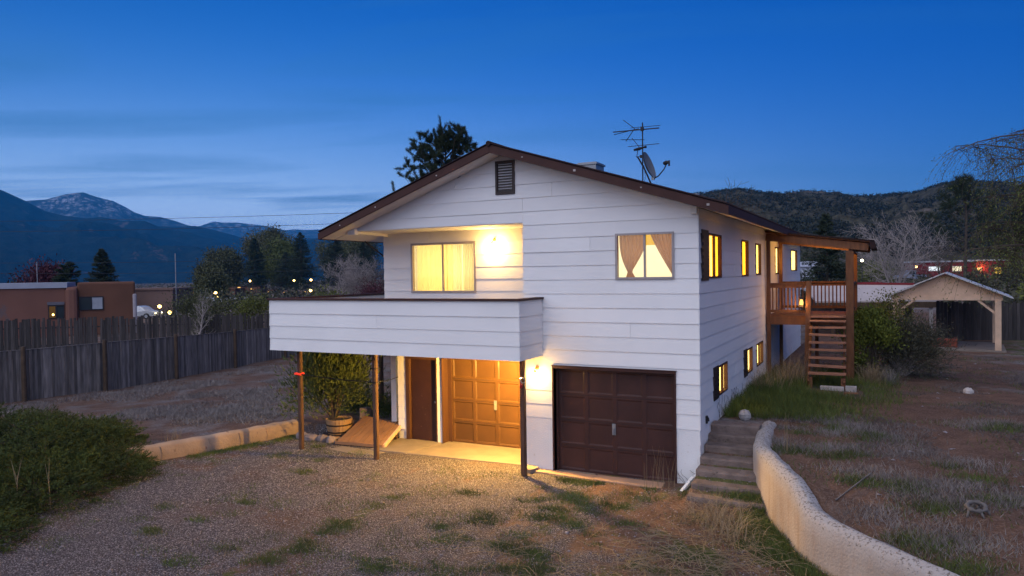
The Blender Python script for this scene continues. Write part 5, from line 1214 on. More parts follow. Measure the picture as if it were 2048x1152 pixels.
def reg_drive(rs):
    x = -12 + 15.5 * rs.rand(); y = -8.5 + 8.7 * rs.rand(); xw = interp(y, _ry, _rx); lw_ = interp(y, _ly, _lx)
    return x, y, lw_ + .02 < x < xw - .02 and not (y > -.45 and -8.6 < x < .0)
def reg_wallfoot(rs):
    y = -7 + 6.2 * rs.rand(); xw = interp(y, _ry, _rx); x = xw - .04 - abs(rs.normal()) * .32; return x, y, True
def reg_edge(rs):
    if rs.rand() < .5:
        y = -3.2 + 3.9 * rs.rand(); return interp(y, _ly, _lx) + .05 + abs(rs.normal()) * .22, y, True
    x = -3.3 + 3.2 * rs.rand(); return x, -.36 - .04 * (x + 3.3) - abs(rs.normal()) * .2, True
def reg_yard(rs):
    x = -24 + 14 * rs.rand() ** .8; y = -3 + 16 * rs.rand() ** 1.2; return x, y, x < interp(y, _ly, _lx) - .3
blades('terrace_grass', 'short grey dead grass over the upper dirt yard', 46000, reg_terrace, .09, .0055, GRYD, 51, 1.1, .30, .75)
blades('terrace_tufts', 'small green grass tufts scattered over the upper yard', 9000, reg_terrace, .085, .006, GRN, 52, .5, .28, 1.1)
blades('bank_grass', 'green grass bank along the side wall of the house', 26000, reg_bank, .27, .006, GRN, 53, .5, -.15, 1.1)
blades('bank_straw', 'dry straw mixed into the grass bank', 9000, reg_bank, .30, .005, LYEL, 54, .7, .0, 1.5)
blades('drive_tufts', 'green grass tufts dotted over the gravel drive', 15000, reg_drive, .065, .0045, GRN, 55, .5, .34, 1.5)
blades('drive_straw', 'fine dry straw lying over the gravel drive', 12000, reg_drive, .085, .0028, GRYG, 56, 2.4, .12, .7)
blades('wall_foot_grass', 'green grass growing along the foot of the curved wall', 12000, reg_wallfoot, .13, .005, GRN, 57, .6, -.1, 1.0)
blades('edge_grass', 'grass along the low wall and the garage slab', 5500, reg_edge, .075, .005, GRN, 58, .6, .02, 1.6)
blades('yard_grass', 'patchy dead grass over the left yard', 42000, reg_yard, .15, .008, GRYG, 59, 1.0, .16, .5)
CL = [(-9.17, -1.21), (-8.95, -0.22), (-7.75, -2.02), (-7.21, -4.15), (-4.87, -5.84), (-4.88, -5.7), (-4.78, -5.53), (-4.73, -5.27), (-4.76, -5.05), (-4.86, -4.62), (-4.83, -4.25), (-4.87, -3.09), (-4.9, -2.66), (-3.0, -4.34), (-3.09, -2.88), (-2.93, -3.28), (-2.8, -2.94), (-2.65, -4.01), (-3.21, -5.54), (-3.29, -5.25), (-2.91, -5.21), (-2.85, -5.05), (-2.18, -5.12), (-1.99, -4.0), (-1.92, -3.68), (-1.53, -4.03), (-1.54, -4.77), (-1.85, -4.78), (-1.21, -4.74), (-2.35, -1.74), (-3.33, -3.69), (-3.81, -1.93), (-2.29, -1.68), (-1.69, -1.56), (-1.96, -2.13), (-1.49, -1.98), (-2.62, -1.26), (-2.61, -1.92), (-2.03, -1.36), (-1.91, -2.73), (-1.51, -2.68), (-1.55, -4.06), (-1.98, -3.98), (-1.12, -1.67), (-1.05, -1.12), (-1.0, -2.97), (-0.63, -2.38), (-0.61, -3.41), (0.19, -3.19), (0.52, -3.39), (0.83, -3.19), (1.34, -2.51), (0.18, -4.0), (-1.24, -4.66), (-7.79, -0.46), (-8.01, -1.05), (-8.32, -4.84), (-7.14, -4.89), (-7.42, -5.82), (-5.9, -6.47), (-5.78, -5.78)]
CT = [(3.35, -1.88), (2.53, -0.4), (2.1, 1.7), (3.21, -3.23), (3.57, -3.46), (4.34, -2.06), (4.0, -3.81), (2.8, 1.08), (1.79, 1.09), (3.87, -0.32), (1.59, -0.26), (5.0, 2.47), (4.23, -0.79), (3.51, -2.43), (2.71, -1.75)]
def clumps(name, label, P, mat, seed, L=.075, n0=160, sp=.11, w=.0045):
    rs = np.random.RandomState(seed); C = []
    for x0, y0 in P:
        for q in range(1 + rs.randint(3)):
            cx0, cy0 = x0 + rs.normal() * .10, y0 + rs.normal() * .10; s_ = sp * (.45 + .8 * rs.rand()); k = int(n0 * (s_ / sp) ** 2 * 1.2)
            for i in range(k):
                x, y = cx0 + rs.normal() * s_ * 1.3, cy0 + rs.normal() * s_ * .8; C.append((x, y, G(x, y) - .004))
    C = np.array(C); N = len(C); D_ = np.stack([rs.normal(size=N) * .6, rs.normal(size=N) * .6, np.ones(N)], 1)
    V, F = cards(C, D_, L * (.4 + .9 * rs.rand(N)), w, rs); return tag(arr(name, V, F, mat), label, 'grass', kind='stuff')
clumps('weed_clumps', 'small green weed clumps growing through the gravel', CL, GRN, 171)
clumps('straw_mats', 'flat dry grass mats around the weeds in the gravel', [(x + .1, y - .05) for x, y in CL[::2]], DRY, 172, .06, 110, .16, .003)
clumps('dirt_weeds', 'green weed clumps on the upper dirt yard', CT, GRN, 173, .10, 260, .14)
clumps('dirt_straw', 'grey dead grass mats on the upper dirt yard', [(x + .3, y + .2) for x, y in CT] + [(x - .3, y + .5) for x, y in CT], GRYG, 174, .11, 300, .24)
def straws(N, cx0, cy0, sx_, sy_, seed, nm, lb):
    rs = np.random.RandomState(seed); m = MB()
    for i in range(N):
        x, y = cx0 + rs.normal() * sx_, cy0 + rs.normal() * sy_
        if x > interp(y, _ry, _rx) - .1: continue
        a = rs.rand() * 6.283; L = .2 + .5 * rs.rand(); pts = []
        for j in range(4):
            pts.append((x, y, G(x, y) + .02 + .05 * math.sin(j) + .02 * rs.rand())); x += math.cos(a) * L / 3; y += math.sin(a) * L / 3; a += rs.normal() * .5
            if x > interp(y, _ry, _rx) - .06: x = interp(y, _ry, _rx) - .08
        m.tube(pts, .0035, 3, cap=False)
    return tag(m.build(nm, DRY, None), lb, 'straw', kind='stuff')
straws(420, .95, -3.3, .75, .9, 61, 'fallen_straw', 'long dry stems lying below the curved wall')
straws(160, -1.2, -4.6, 1.2, .7, 62, 'scattered_straw', 'dry stems scattered over the lower right of the drive')
rs = np.random.RandomState(70); m = MB(); VV = []; FF = []
oc = np.array([(1, 0, 0), (0, 1, 0), (-1, 0, 0), (0, -1, 0), (0, 0, 1), (0, 0, -1)]); of = np.array([(0, 1, 4), (1, 2, 4), (2, 3, 4), (3, 0, 4), (1, 0, 5), (2, 1, 5), (3, 2, 5), (0, 3, 5)])
k = 0
while k < 26000:
    x = -12 + 14.5 * rs.rand(); y = -9.2 + 9.2 * rs.rand() ** .8; 
    if not (interp(y, _ly, _lx) + .1 < x < interp(y, _ry, _rx) - .05) or (y > -.4 and x > -8.6): continue
    if x + .18 * (y + 4.5) > -1.2 and rs.rand() < .6: continue
    s = .008 + .012 * rs.rand() ** 3 + (.02 if rs.rand() < .004 else 0); a = rs.rand() * 6.28; ca, sa = math.cos(a), math.sin(a)
    q = oc * np.array([s * (.8 + .7 * rs.rand()), s * (.8 + .5 * rs.rand()), s * .6]) + rs.normal(size=(6, 3)) * s * .18
    q = np.stack([q[:, 0] * ca - q[:, 1] * sa, q[:, 0] * sa + q[:, 1] * ca, q[:, 2]], 1) + np.array([x, y, G(x, y) + s * .2]); VV.append(q); FF.append(of + 6 * k); k += 1
GRAV = M('gravel_stone', (.235, .205, .215), .9, .6, 40.0)
tag(arr('gravel', np.concatenate(VV), np.concatenate(FF), GRAV), 'loose grey gravel stones over the driveway', 'gravel', kind='stuff')
# stones and clods on the terrace
m = MB()
for i in range(260):
    x, y, ok = reg_terrace(rs)
    if ok: s = .012 + .03 * rs.rand() ** 3; q = oc * s * np.array([1.2, 1, .6]) + rs.normal(size=(6, 3)) * s * .2 + np.array([x, y, G(x, y) + s * .2]); m.add([tuple(v) for v in q], [tuple(f) for f in of])
tag(m.build('yard_stones', GRAV, None), 'small pale stones scattered over the upper yard', 'stones', kind='stuff')
# climbing dead vine at the corner of the house
m = MB()
for i in range(16):
    a = Vector((.03 + rs.rand() * .02, 1.2 + rs.rand() * 3.2, .85)); pts = [a]
    for j in range(4): a = a + Vector((rs.normal() * .004, rs.normal() * .09, .05 + .09 * rs.rand())); pts.append(a.copy())
    m.tube([tuple((max(.03, p.x), p.y, p.z)) for p in pts], .004, 3, cap=False)
for i in range(9):
    a = Vector((-.42 + .4 * rs.rand(), -.03, -.05)); pts = [a]
    for j in range(4): a = a + Vector((rs.normal() * .07, -.002, .03 + .07 * rs.rand())); pts.append(a.copy())
    m.tube([tuple(p) for p in pts], .0035, 3, cap=False)
tag(m.build('dead_vine', BARK, None), 'thin dead vines clinging to the base of the white walls', 'vine')
# ================================================================== TREES ROUND THE HOUSE AND BEYOND
# pine rising behind the ridge
def pine(name, x, y, h, seed, label, crown0=.45, r=2.2, zb=0, n=46, tuftn=70, mat=LPIN, nl=.16, spread_pow=.5):
    rs = np.random.RandomState(seed); t = thing(name, (x, y, zb), label, 'tree'); mb = MB()
    mb.tube([(x, y, zb), (x + .15, y, zb + h * .6), (x + .05, y, zb + h)], [.22, .13, .02], 8, cap=False); C = []; Dn = []
    for i in range(n):
        f = crown0 + (1 - crown0) * (i + rs.rand()) / n; a = rs.rand() * 6.283; R = r * ((1 - f) / (1 - crown0)) ** spread_pow * (.55 + .6 * rs.rand()) + .25
        d = Vector((math.cos(a), math.sin(a), .45 + .3 * f)).normalized(); p0 = Vector((x + .1, y, zb + h * f * .97)); pts = [p0]; q = p0.copy(); dd = d.copy()
        for j in range(4):
            dd = (dd + Vector((rs.normal() * .12, rs.normal() * .12, .10))).normalized(); q = q + dd * R / 4; pts.append(q.copy())
        mb.tube(pts, [.035, .028, .02, .013, .006], 4, cap=False)
        for j in range(7):
            b = pts[1 + rs.randint(4)].lerp(pts[-1], rs.rand()); e = b + Vector(rs.normal(size=3)) * .24 + Vector((0, 0, .18)); mb.tube([b, e], [.008, .004], 3, cap=False)
            m_ = tuftn; c = np.array(e); u = rvec(rs, m_) + np.array([0, 0, .25]) + np.array(e - b) * 1.2; tt = rs.rand(m_)
            C.append(np.array(b) + (c - np.array(b)) * (.35 + .75 * tt)[:, None] + rs.normal(size=(m_, 3)) * .03); Dn.append(u)
    C = np.concatenate(C); V, F = cards(C, np.concatenate(Dn), nl * (.6 + .7 * rs.rand(len(C))), .010, rs); mb.build('trunk', BARK, t); arr('crown', V, F, mat, t); return t
pine('pine_tree', -17.3, 18.9, 10.9, 81, 'dark ponderosa pine rising behind the left roof slope', .50, 3.5, 0, 76, 170)
# right side
conifer('spruce_tree', -.2, 35.4, 6.5, 3.1, 82, 'dense dark spruce seen above the deck railing', LSPR, dens=2.2, nl=.17, zb=.9, irregular=.35)
bare_tree('bare_tree', 3.7, 65.4, 9.6, 83, 'wide bare grey tree above the gazebo roof', kids=(11, 8, 6, 4), spread=.62, multi=3, lratio=.55)
bare_tree('bare_tree', 8.2, 70, 7.2, 84, 'smaller brownish bare tree just right of the wide bare one', kids=(9, 8, 6, 4), mat=BARK, multi=2)
bare_tree('bare_tree', -8.2, 48, 11.8, 85, 'bare tree top showing just over the right roof edge', kids=(10, 7, 6, 4), mat=BARK, multi=1, trunk_frac=.4)
pine('pine_tree', 11.8, 91.9, 13.2, 86, 'broad dark pine standing in front of the red house', .22, 7.0, 1.7, 60, 60, nl=.55, spread_pow=.8)
conifer('evergreen_tree', 18.5, 96, 12.5, 4.6, 87, 'tall olive evergreen at right edge above the gazebo', LPIN, dens=1.6, nl=.16, shape=.7, irregular=.5)
conifer('evergreen_tree', 24.5, 88, 13.5, 5.5, 88, 'wide evergreen cut off by the right border', LPIN, dens=1.6, nl=.16, shape=.6, irregular=.5)
for i, (x, y, h, r) in enumerate([(2.0, 90, 2.6, 2.2), (15.5, 75, 2.4, 2.2), (9.5, 57, 1.4, 1.6), (13.5, 46, 1.6, 1.8)]):
    leafy('field_shrub', x, y, h, r, 90 + i, ['olive shrub beside the parked pickup truck', 'low shrub below the red house near the right border', 'low grey shrub in the field above the gazebo roof', 'dry shrub in the field right of the gazebo roof'][i], [LBAR, LGRY, LGRY, LBAR][i], 'shrub', n=2600, ls=.22, lumps=12, bark=BARKG)
# willow at the right edge
def willow():
    rs = np.random.RandomState(97); bx2, by2 = 7.9, 8.5; z = G(bx2, by2); t = thing('willow_tree', (bx2, by2, z), 'drooping willow with sparse yellow green leaves entering from the right', 'tree'); mb = MB(); C = []; Dn = []
    mb.tube([(bx2, by2, z), (bx2 - .1, by2, z + 3.0), (bx2 - .2, by2, z + 6.4)], [.28, .2, .12], 8, cap=False)
    limbs = []
    for i in range(26):
        a = math.pi * (.70 + .75 * rs.rand()) if i < 18 else rs.rand() * 6.283; R = 1.5 + 1.5 * rs.rand(); p = Vector((bx2 - .15, by2, z + 2.6 + 3.8 * rs.rand())); pts = [p]; d = Vector((math.cos(a), math.sin(a) * .8, 1.0)).normalized()
        for j in range(6):
            d = (d + Vector((rs.normal() * .12, rs.normal() * .12, -.17))).normalized(); p = p + d * R / 5; pts.append(p.copy())
        mb.tube(pts, [.06, .045, .035, .026, .018, .012, .006], 5, cap=False); limbs.append(pts)
        for k_ in range(36):
            s_ = pts[1 + rs.randint(5)].lerp(pts[-1], rs.rand() * .8); L = .5 + 1.4 * rs.rand(); q = s_.copy(); w_ = [q.copy()]; dd = Vector((rs.normal() * .5, rs.normal() * .5, .25))
            for j in range(6):
                dd = (dd + Vector((rs.normal() * .22, rs.normal() * .22, -.33))).normalized(); q = q + dd * L / 6; w_.append(q.copy())
                for l_ in range(3): C.append(np.array(q) + rs.normal(size=3) * .05); Dn.append(np.array(dd) + rs.normal(size=3) * .6)
            mb.tube(w_, [.007, .006, .005, .004, .004, .003, .002], 3, cap=False)
    V, F = cards(np.array(C), np.array(Dn), .060, .010, rs, quad=True); mb.build('trunk', BARK, t); arr('leaves', V, F, LWIL, t)
willow()
# left middle distance
conifer('spruce_tree', -82.7, 43.8, 8.3, 3.6, 101, 'dense conical blue spruce behind the adobe house', LSPR, dens=2.6, nl=.20, irregular=.25, shape=.9)
conifer('evergreen_tree', -81.4, 38.8, 6.6, 3.0, 102, 'rounder dark green tree left of the blue spruce', LPIN, dens=2.4, nl=.20, shape=.55, irregular=.3)
leafy('purple_tree', -88.4, 40.0, 5.4, 2.6, 103, 'dusky purple tree left of the round dark tree', LRED, 'tree', n=5200, ls=.30, lumps=18, bark=BARK)
leafy('small_tree', -96, 36.5, 5.0, 1.8, 104, 'small dark round tree far left behind the adobe house', LPIN, 'tree', n=3000, ls=.28, lumps=12)
leafy('small_tree', -90, 37.8, 4.5, 1.0, 105, 'smallest dark tree between the far left ones', LPIN, 'tree', n=1500, ls=.25, lumps=8)
bare_tree('bare_tree', -32.6, 15.8, 5.4, 106, 'slim grey bare tree rising between the two left fences', kids=(16, 7, 5, 4), spread=.5, r0=.10, lratio=.30, trunk_frac=.15, leaf=LCOT, ldens=.8, lsize=.05, multi=2)
leafy('green_shrub', -47.0, 28.3, 2.6, 2.3, 107, 'rounded green shrub behind the picket fence', LCOT, 'shrub', n=6000, ls=.16, lumps=18)
leafy('green_shrub', -43, 30.5, 2.2, 1.7, 108, 'smaller green shrub right of the rounded one', LBAR, 'shrub', n=4000, ls=.16, lumps=14)
leafy('green_shrub', -36.5, 31.5, 2.4, 1.9, 109, 'green shrub beside the far end of the balcony', LBAR, 'shrub', n=4000, ls=.16, lumps=14)
bare_tree('budding_tree', -112, 85, 8.2, 110, 'round olive green budding tree above the white car', leaf=LCOT, ldens=7, lsize=.32, kids=(9, 7, 5, 3), multi=3, spread=.7)
bare_tree('cottonwood_tree', -183, 172, 25, 111, 'tallest round brownish cottonwood in the distant grove', leaf=LCOT, ldens=7, lsize=.5, kids=(14, 9, 6, 4), multi=3, mat=BARKG, group='trees of the distant grove')
bare_tree('cottonwood_tree', -160, 184, 22, 112, 'second brownish cottonwood behind the grove conifers', leaf=LCOT, ldens=6, lsize=.5, kids=(12, 9, 6, 4), multi=3, group='trees of the distant grove')
bare_tree('cottonwood_tree', -192, 160, 15, 113, 'lower olive cottonwood at left end of the grove', leaf=LCOT, ldens=9, lsize=.5, kids=(12, 9, 6, 4), multi=3, group='trees of the distant grove')
bare_tree('cottonwood_tree', -172, 166, 19, 114, 'yellowish cottonwood between the two front conifers', leaf=LWIL, ldens=8, lsize=.5, kids=(12, 8, 6, 4), multi=3, group='trees of the distant grove')
for i, (x, y, h, r) in enumerate([(-172.5, 154, 17, 5.8), (-165.5, 160, 12.5, 7), (-160.0, 161, 18.5, 6.8), (-150.5, 166, 18, 7.2), (-141, 168, 15, 6)]):
    conifer('dark_conifer', x, y, h, r, 120 + i, ['leftmost dark conifer of the distant grove', 'lower broad bluish conifer of the distant grove', 'tall dark conifer in the middle of the grove', 'tall dark conifer right of the grove middle', 'rightmost dark conifer behind the bare tree'][i], [LPIN, LSPR, LPIN, LPIN, LPIN][i], 'trees of the distant grove', dens=1.6, nl=.14, irregular=.35, shape=.75)
bare_tree('bare_tree', -39.7, 38.7, 7.9, 130, 'big twiggy grey bare tree left of the lit balcony wall', kids=(15, 9, 7, 4), multi=4, spread=.7, lratio=.5)
bare_tree('bare_tree', -35.0, 37.0, 6.9, 131, 'second twiggy bare tree close to the balcony wall', kids=(13, 9, 6, 4), multi=3, spread=.7, mat=BARK)
leafy('lit_shrub', -34.3, 34.7, 3.2, 1.5, 132, 'small shrub with reddish light in its leaf colour beside the balcony wall', LRED, 'shrub', n=3200, ls=.14, lumps=14)  # no lamp here; the reddish light is put into the leaf colour
# scrub over the valley floor, far off
def scrub():
    rs = np.random.RandomState(140); C = []
    for i in range(2600):
        D_ = 110 + 1500 * rs.rand() ** 2; px = -120 + 900 * rs.rand(); d = px_dir(px, 560); h = math.hypot(d.x, d.y); x, y = CAMP.x + d.x / h * D_, CAMP.y + d.y / h * D_
        g = G(x, y); s = .5 + 1.7 * rs.rand(); k = 16; P = np.array([x, y, g + s * .5]) + rs.normal(size=(k, 3)) * s * np.array([.7, .7, .35]); C.append(P)
    for i in range(1100):
        D_ = 60 + 260 * rs.rand(); px = 1560 + 620 * rs.rand(); d = px_dir(px, 560); h = math.hypot(d.x, d.y); x, y = CAMP.x + d.x / h * D_, CAMP.y + d.y / h * D_
        g = G(x, y); s = .15 + (.3 + D_ * .004) * rs.rand(); k = 16; P = np.array([x, y, g + s * .5]) + rs.normal(size=(k, 3)) * s * np.array([.7, .7, .35]); C.append(P)
    C = np.concatenate(C); V, F = cards(C, rvec(rs, len(C)) + np.array([0, 0, .5]), .5, .22, rs, quad=True)
    tag(arr('scrub', V, F, leafmat('scrub_leaves', (.055, .055, .035), .5, .02)), 'low scrub dotted over the valley and fields', 'scrub', kind='stuff')
scrub()

# ================================================================== HOUSES, VEHICLES AND LIGHTS BEYOND THE FENCES
cr_ = Vector((.891, .454, 0)); cf_ = Vector((-.454, .891, 0))
def at(px, D_): 
    f, r = Vector(_F), Vector(_R); p = CAMP + (f + r * ((px - 1024) / 1464)) * D_; return Vector((p.x, p.y, 0))
def obox(m, o, ux, u0, u1, v0, v1, z0, z1):
    vx = Vector((-ux.y, ux.x, 0)); P = lambda u, v, z: o + ux * u + vx * v + Vector((0, 0, z))
    return m.hexa([P(u0, v0, z0), P(u1, v0, z0), P(u1, v1, z0), P(u0, v1, z0), P(u0, v0, z1), P(u1, v0, z1), P(u1, v1, z1), P(u0, v1, z1)])
# adobe house
PR = at(270, 60); ux = (cr_ * .89 + cf_ * .457).normalized(); A0 = PR - ux * 20; A1 = PR - ux * 4.9
ah = thing('adobe_house', (A1.x, A1.y, -.5), 'flat roofed brown adobe house with two windows behind the left fence', 'house')
W1 = 15.1; o0 = A0
obox(MB(), o0, ux, 0, W1 - .01, .0, 9, -.6, 3.30).build('wall', ADOBE, ah)
obox(MB(), o0, ux, -.1, W1 + .15, -.12, 9, 3.30, 3.72).build('parapet_trim', M('pale_parapet', (.36, .38, .44), .7, .1, 1), ah)
obox(MB(), o0, ux, W1 + 0.0, W1 + .84, -.30, 8, -.6, 3.35).build('wall', ADOBE, ah, bevel=.25)
obox(MB(), o0, ux, W1 + .80, W1 + 4.9, .20, 9, -.6, 3.70).build('wall', ADOBE2, ah, bevel=.15)
obox(MB(), o0, ux, W1 + 4.7, W1 + 5.0, .12, .9, -.6, 2.7).build('buttress', M('pale_buttress', (.40, .36, .38), .9), ah, bevel=.1)
for (u0, u1, z0, z1, v, litp, lab) in ((W1 - 1.17, W1 - .10, .90, 1.93, -.02, True, 'small window with a lamp shining inside'), (W1 + .91, W1 + 2.61, 1.48, 2.56, .18, False, 'wide window with pale blinds')):
    m = MB()
    for a in ((u0, u0 + .07, z0, z1), (u1 - .07, u1, z0, z1), (u0 + .07, u1 - .07, z0, z0 + .07), (u0 + .07, u1 - .07, z1 - .07, z1), ((u0 + u1) / 2 - .05, (u0 + u1) / 2 + .05, z0 + .07, z1 - .07)): obox(m, o0, ux, a[0], a[1], v - .06, v + .02, a[2], a[3])
    w_ = m.build('window', DARKM, ah); w_['label'] = lab
    obox(MB(), o0, ux, u0 + .07, (u0 + u1) / 2 - .05, v - .03, v - .005, z0 + .07, z1 - .07).build('pane', lit('dim_lit_pane', (.8, .42, .14), .10) if litp else GLASS, w_)
    obox(MB(), o0, ux, (u0 + u1) / 2 + .05, u1 - .07, v - .03, v - .005, z0 + .07, z1 - .07).build('pane', GLASS if litp else M('blind', (.34, .36, .40), .7), w_)
    if litp: 
        q = o0 + ux * (u0 + .32) - Vector((-ux.y, ux.x, 0)) * .05; MB().lathe((q.x, q.y, z0 + .22), [(0, 0), (.07, .05), (.07, .12), (0, .18)], 8).build('glowing_lamp', LITP, w_)
for u in (3.2, 5.0, 6.6, 8.3, 10.2): obox(MB(), o0, ux, u, u + .12, -.015, -.002, -.4, 3.28).build('plaster_streak', M('streak%d' % int(u), (.24, .18, .18), .9, .4, 3), ah)
obox(MB(), o0, ux, W1 - 1.22, W1 - .08, -.10, .0, 1.97, 2.2).build('awning', M('grey_awning', (.14, .13, .15), .8), ah)
# low pink adobe behind
def flat_house(name, px0, px1, D_, zt, mat, label, dz=6, zb=-1.0, lights=(), group=None, roof=None):
    a, b = at(px0, D_), at(px1, D_); u = (b - a).normalized(); h = thing(name, (a.x, a.y, zb), label, 'house', group); Wd = (b - a).length
    obox(MB(), a, u, 0, Wd, 0, dz, zb, zt).build('wall', mat, h); obox(MB(), a, u, -.15, Wd + .15, -.15, dz, zt, zt + .25).build('roof', roof or mat, h)
    for (f, z0, w_, hh, lm) in lights:
        obox(MB(), a, u, Wd * f - w_ / 2, Wd * f + w_ / 2, -.05, -.01, z0, z0 + hh).build('window', lm, h)
    return h
WARMP = lit('warm_far_window', (1.0, .55, .15), 1.3); WHP = lit('white_far_window', (.85, .92, 1.0), 1.0); YEP = lit('yellow_far_window', (1.0, .62, .10), 1.1)
flat_house('adobe_house', 236, 345, 95, 2.45, TANW, 'pinkish adobe house just behind the brown one', lights=())
flat_house('adobe_house', 374, 470, 165, 1.3, ADOBE2, 'low reddish brown house behind the budding tree', lights=((.12, -.2, 1.2, 1.0, WARMP),))
flat_house('adobe_house', 410, 520, 215, 1.2, ADOBE2, 'long dark roofed house left of the distant grove', lights=((.62, -.2, .8, 1.6, WARMP), (.85, -.1, .8, .8, WARMP)), roof=ROOFM)
flat_house('adobe_house', 525, 545, 225, -.2, ADOBE2, 'tiny brown house with lit door under the grove', zb=-2, lights=((.2, -1.4, 1.0, 1.0, WARMP), (.7, -1.2, 1.8, .8, WARMP)))
flat_house('adobe_house', 560, 660, 200, -.1, TANW, 'long pale low house under the distant conifers', zb=-2.5, lights=((.09, -1.0, .4, .8, WARMP), (.15, -1.0, .4, .8, WARMP), (.52, -.8, 1.0, .9, WARMP)))
flat_house('adobe_house', 560, 628, 120, -.4, ADOBE2, 'low brown walled house left of the bright yard lamp', zb=-2.2, lights=())
for i, (p0, p1, D_) in enumerate([(440, 505, 150), (505, 628, 140)]):
    a, b = at(p0, D_), at(p1, D_ - 8); u = (b - a).normalized()
    tag(obox(MB(), a, u, 0, (b - a).length, 0, .3, -1.4, [-.9, -1.5][i] + .9).build('white_wall', M('white_garden_wall%d' % i, (.42, .42, .46), .8, .1, .5), None), ['pale garden wall at left below the grove', 'longer pale garden wall sloping towards the balcony'][i], 'wall')
# yard lamps
def yard_lamp(px, py, D_, s, label, mat=LITP, pole=True):
    f, r, u = Vector(_F), Vector(_R), Vector(_U); p = CAMP + (f + r * ((px - 1024) / 1464) - u * ((py - 576) / 1464)) * D_
    t = thing('yard_lamp', (p.x, p.y, G(p.x, p.y)), label, 'lamp', 'small lamps glowing in the valley')
    MB().lathe((p.x, p.y, p.z - s), [(0, 0), (s * .8, s * .5), (s, s), (s * .8, s * 1.6), (0, s * 2)], 8).build('globe', mat, t, smooth=True)
    g = G(p.x, p.y)
    if p.z - s > g: MB().tube([(p.x, p.y, g), (p.x, p.y, p.z - s)], .05, 6).build('pole', DARKM, t)
for px, py, D_, s, lb in [(621, 581, 118, .24, 'brightest yard lamp near the far end of the balcony'), (588, 561, 198, .28, 'yard lamp under the middle of the distant conifers'), (500, 562, 205, .28, 'yard lamp at the left foot of the grove'), (431, 586, 119, .26, 'upper yellow lamp behind the white parked car'), (434, 594, 119, .22, 'lower yellow lamp behind the white parked car'), (319, 613, 82, .20, 'lamp above the bonnet of the silver car'), (340, 625, 80, .22, 'amber lamp low beside the bare tree trunk'), (378, 587, 150, .22, 'reddish lamp left of the white parked car'),
                         (1724, 521, 88, .17, 'bright white lamp beside the deck roof end'), (1760, 469, 300, .40, 'small white light on the slope above the bare tree'), (1832, 533, 110, .20, 'yellow lamp in the bush above the pickup'), (622, 560, 190, .3, 'orange lamp right of the distant conifers')]:
    yard_lamp(px, py, D_, s, lb, lit('lamp_white', (1.0, .85, .6), 9) if px > 1700 and px < 1765 else LITP)
point('silver_car_light', tuple(at(318, 81.2) + Vector((0, 0, 1.0))), 70, (1.0, .85, .45), .2)
# vehicles
def car(name, o, u, L, label, col, kind='car', z0=-.5, scale=1.0):
    t = thing(name, (o.x, o.y, z0), label, kind); v = Vector((-u.y, u.x, 0)); P = lambda a, b, z: o + u * a + v * b + Vector((0, 0, z0 + z)); Wd = 1.75
    if kind == 'car': prof = [(0, .35), (0, .72), (.25, .85), (1.0, .93), (1.55, 1.38), (2.0, 1.46), (3.0, 1.44), (3.75, 1.0), (4.3, .92), (4.45, .6), (4.45, .35)]
    else: prof = [(0, .45), (0, .95), (.1, 1.0), (1.35, 1.10), (1.85, 1.68), (2.1, 1.76), (3.0, 1.74), (3.15, 1.1), (3.2, 1.08), (5.1, 1.06), (5.1, .45)]
    k = L / prof[-1][0]; body = [(a * k, z) for a, z in prof]; m = MB(); n = len(body)
    rows = [(0, .10), (.10, 0), (Wd - .10, 0), (Wd, .10)]
    def inset(a, z, b): return P(a, b, z)
    vs = []
    for b, ins in ((0, 0), (.18, 1), (Wd - .18, 1), (Wd, 0)):
        for a, z in body: vs.append(P(a, b if z < 1.0 else (b + (.16 if b < .5 else -.16) if not ins else b), z))
    fs = [(r_ * n + i, r_ * n + (i + 1) % n, (r_ + 1) * n + (i + 1) % n, (r_ + 1) * n + i) for r_ in range(3) for i in range(n)] + [tuple(range(n))[::-1], tuple(range(3 * n, 4 * n))]
    m.add(vs, fs); m.build('body', col, t)
    gz0 = 1.0 if kind == 'car' else 1.14; gz1 = 1.36 if kind == 'car' else 1.64; ga, gb = (1.25, 3.45) if kind == 'car' else (1.6, 2.95)
    for b in (.145, Wd - .155):
        for (a0, a1) in ((ga, (ga + gb) / 2 - .04), ((ga + gb) / 2 + .04, gb)):
            s0 = .32 if a0 == ga else 0; s1 = .32 if a1 == gb else 0
            MB().hexa([P(a0 * k, b, gz0), P(a1 * k, b, gz0), P(a1 * k, b + .01, gz0), P(a0 * k, b + .01, gz0), P((a0 + s0) * k, b, gz1), P((a1 - s1) * k, b, gz1), P((a1 - s1) * k, b + .01, gz1), P((a0 + s0) * k, b + .01, gz1)]).build('side_window', GLASS, t)
    for a in (.85 * k, (3.55 if kind == 'car' else 4.0) * k):
        for b in (.0, Wd):
            w_ = MB().tube([P(a, b - .12, .33), P(a, b + .12, .33)], .33, 14).build('wheel', BLACK, t); MB().tube([P(a, b - .13, .33), P(a, b + .13, .33)], .20, 10).build('rim', STEEL, w_)
    return t
CARS = M('silver_car_paint', (.42, .43, .45), .25, .05, 1, metal=.3, spec=.6); CARW = M('white_car_paint', (.55, .58, .64), .3, .05, 1, spec=.6); CARB = M('grey_blue_truck_paint', (.22, .26, .34), .3, .05, 1, spec=.6)
c1 = at(325, 83); c0_ = at(250, 83.5); u = (c0_ - c1).normalized(); cc = car('parked_car', c1, u, 4.5, 'silver parked car with headlight shining, half hidden by the adobe house', CARS, z0=G(c1.x, c1.y) - .05)
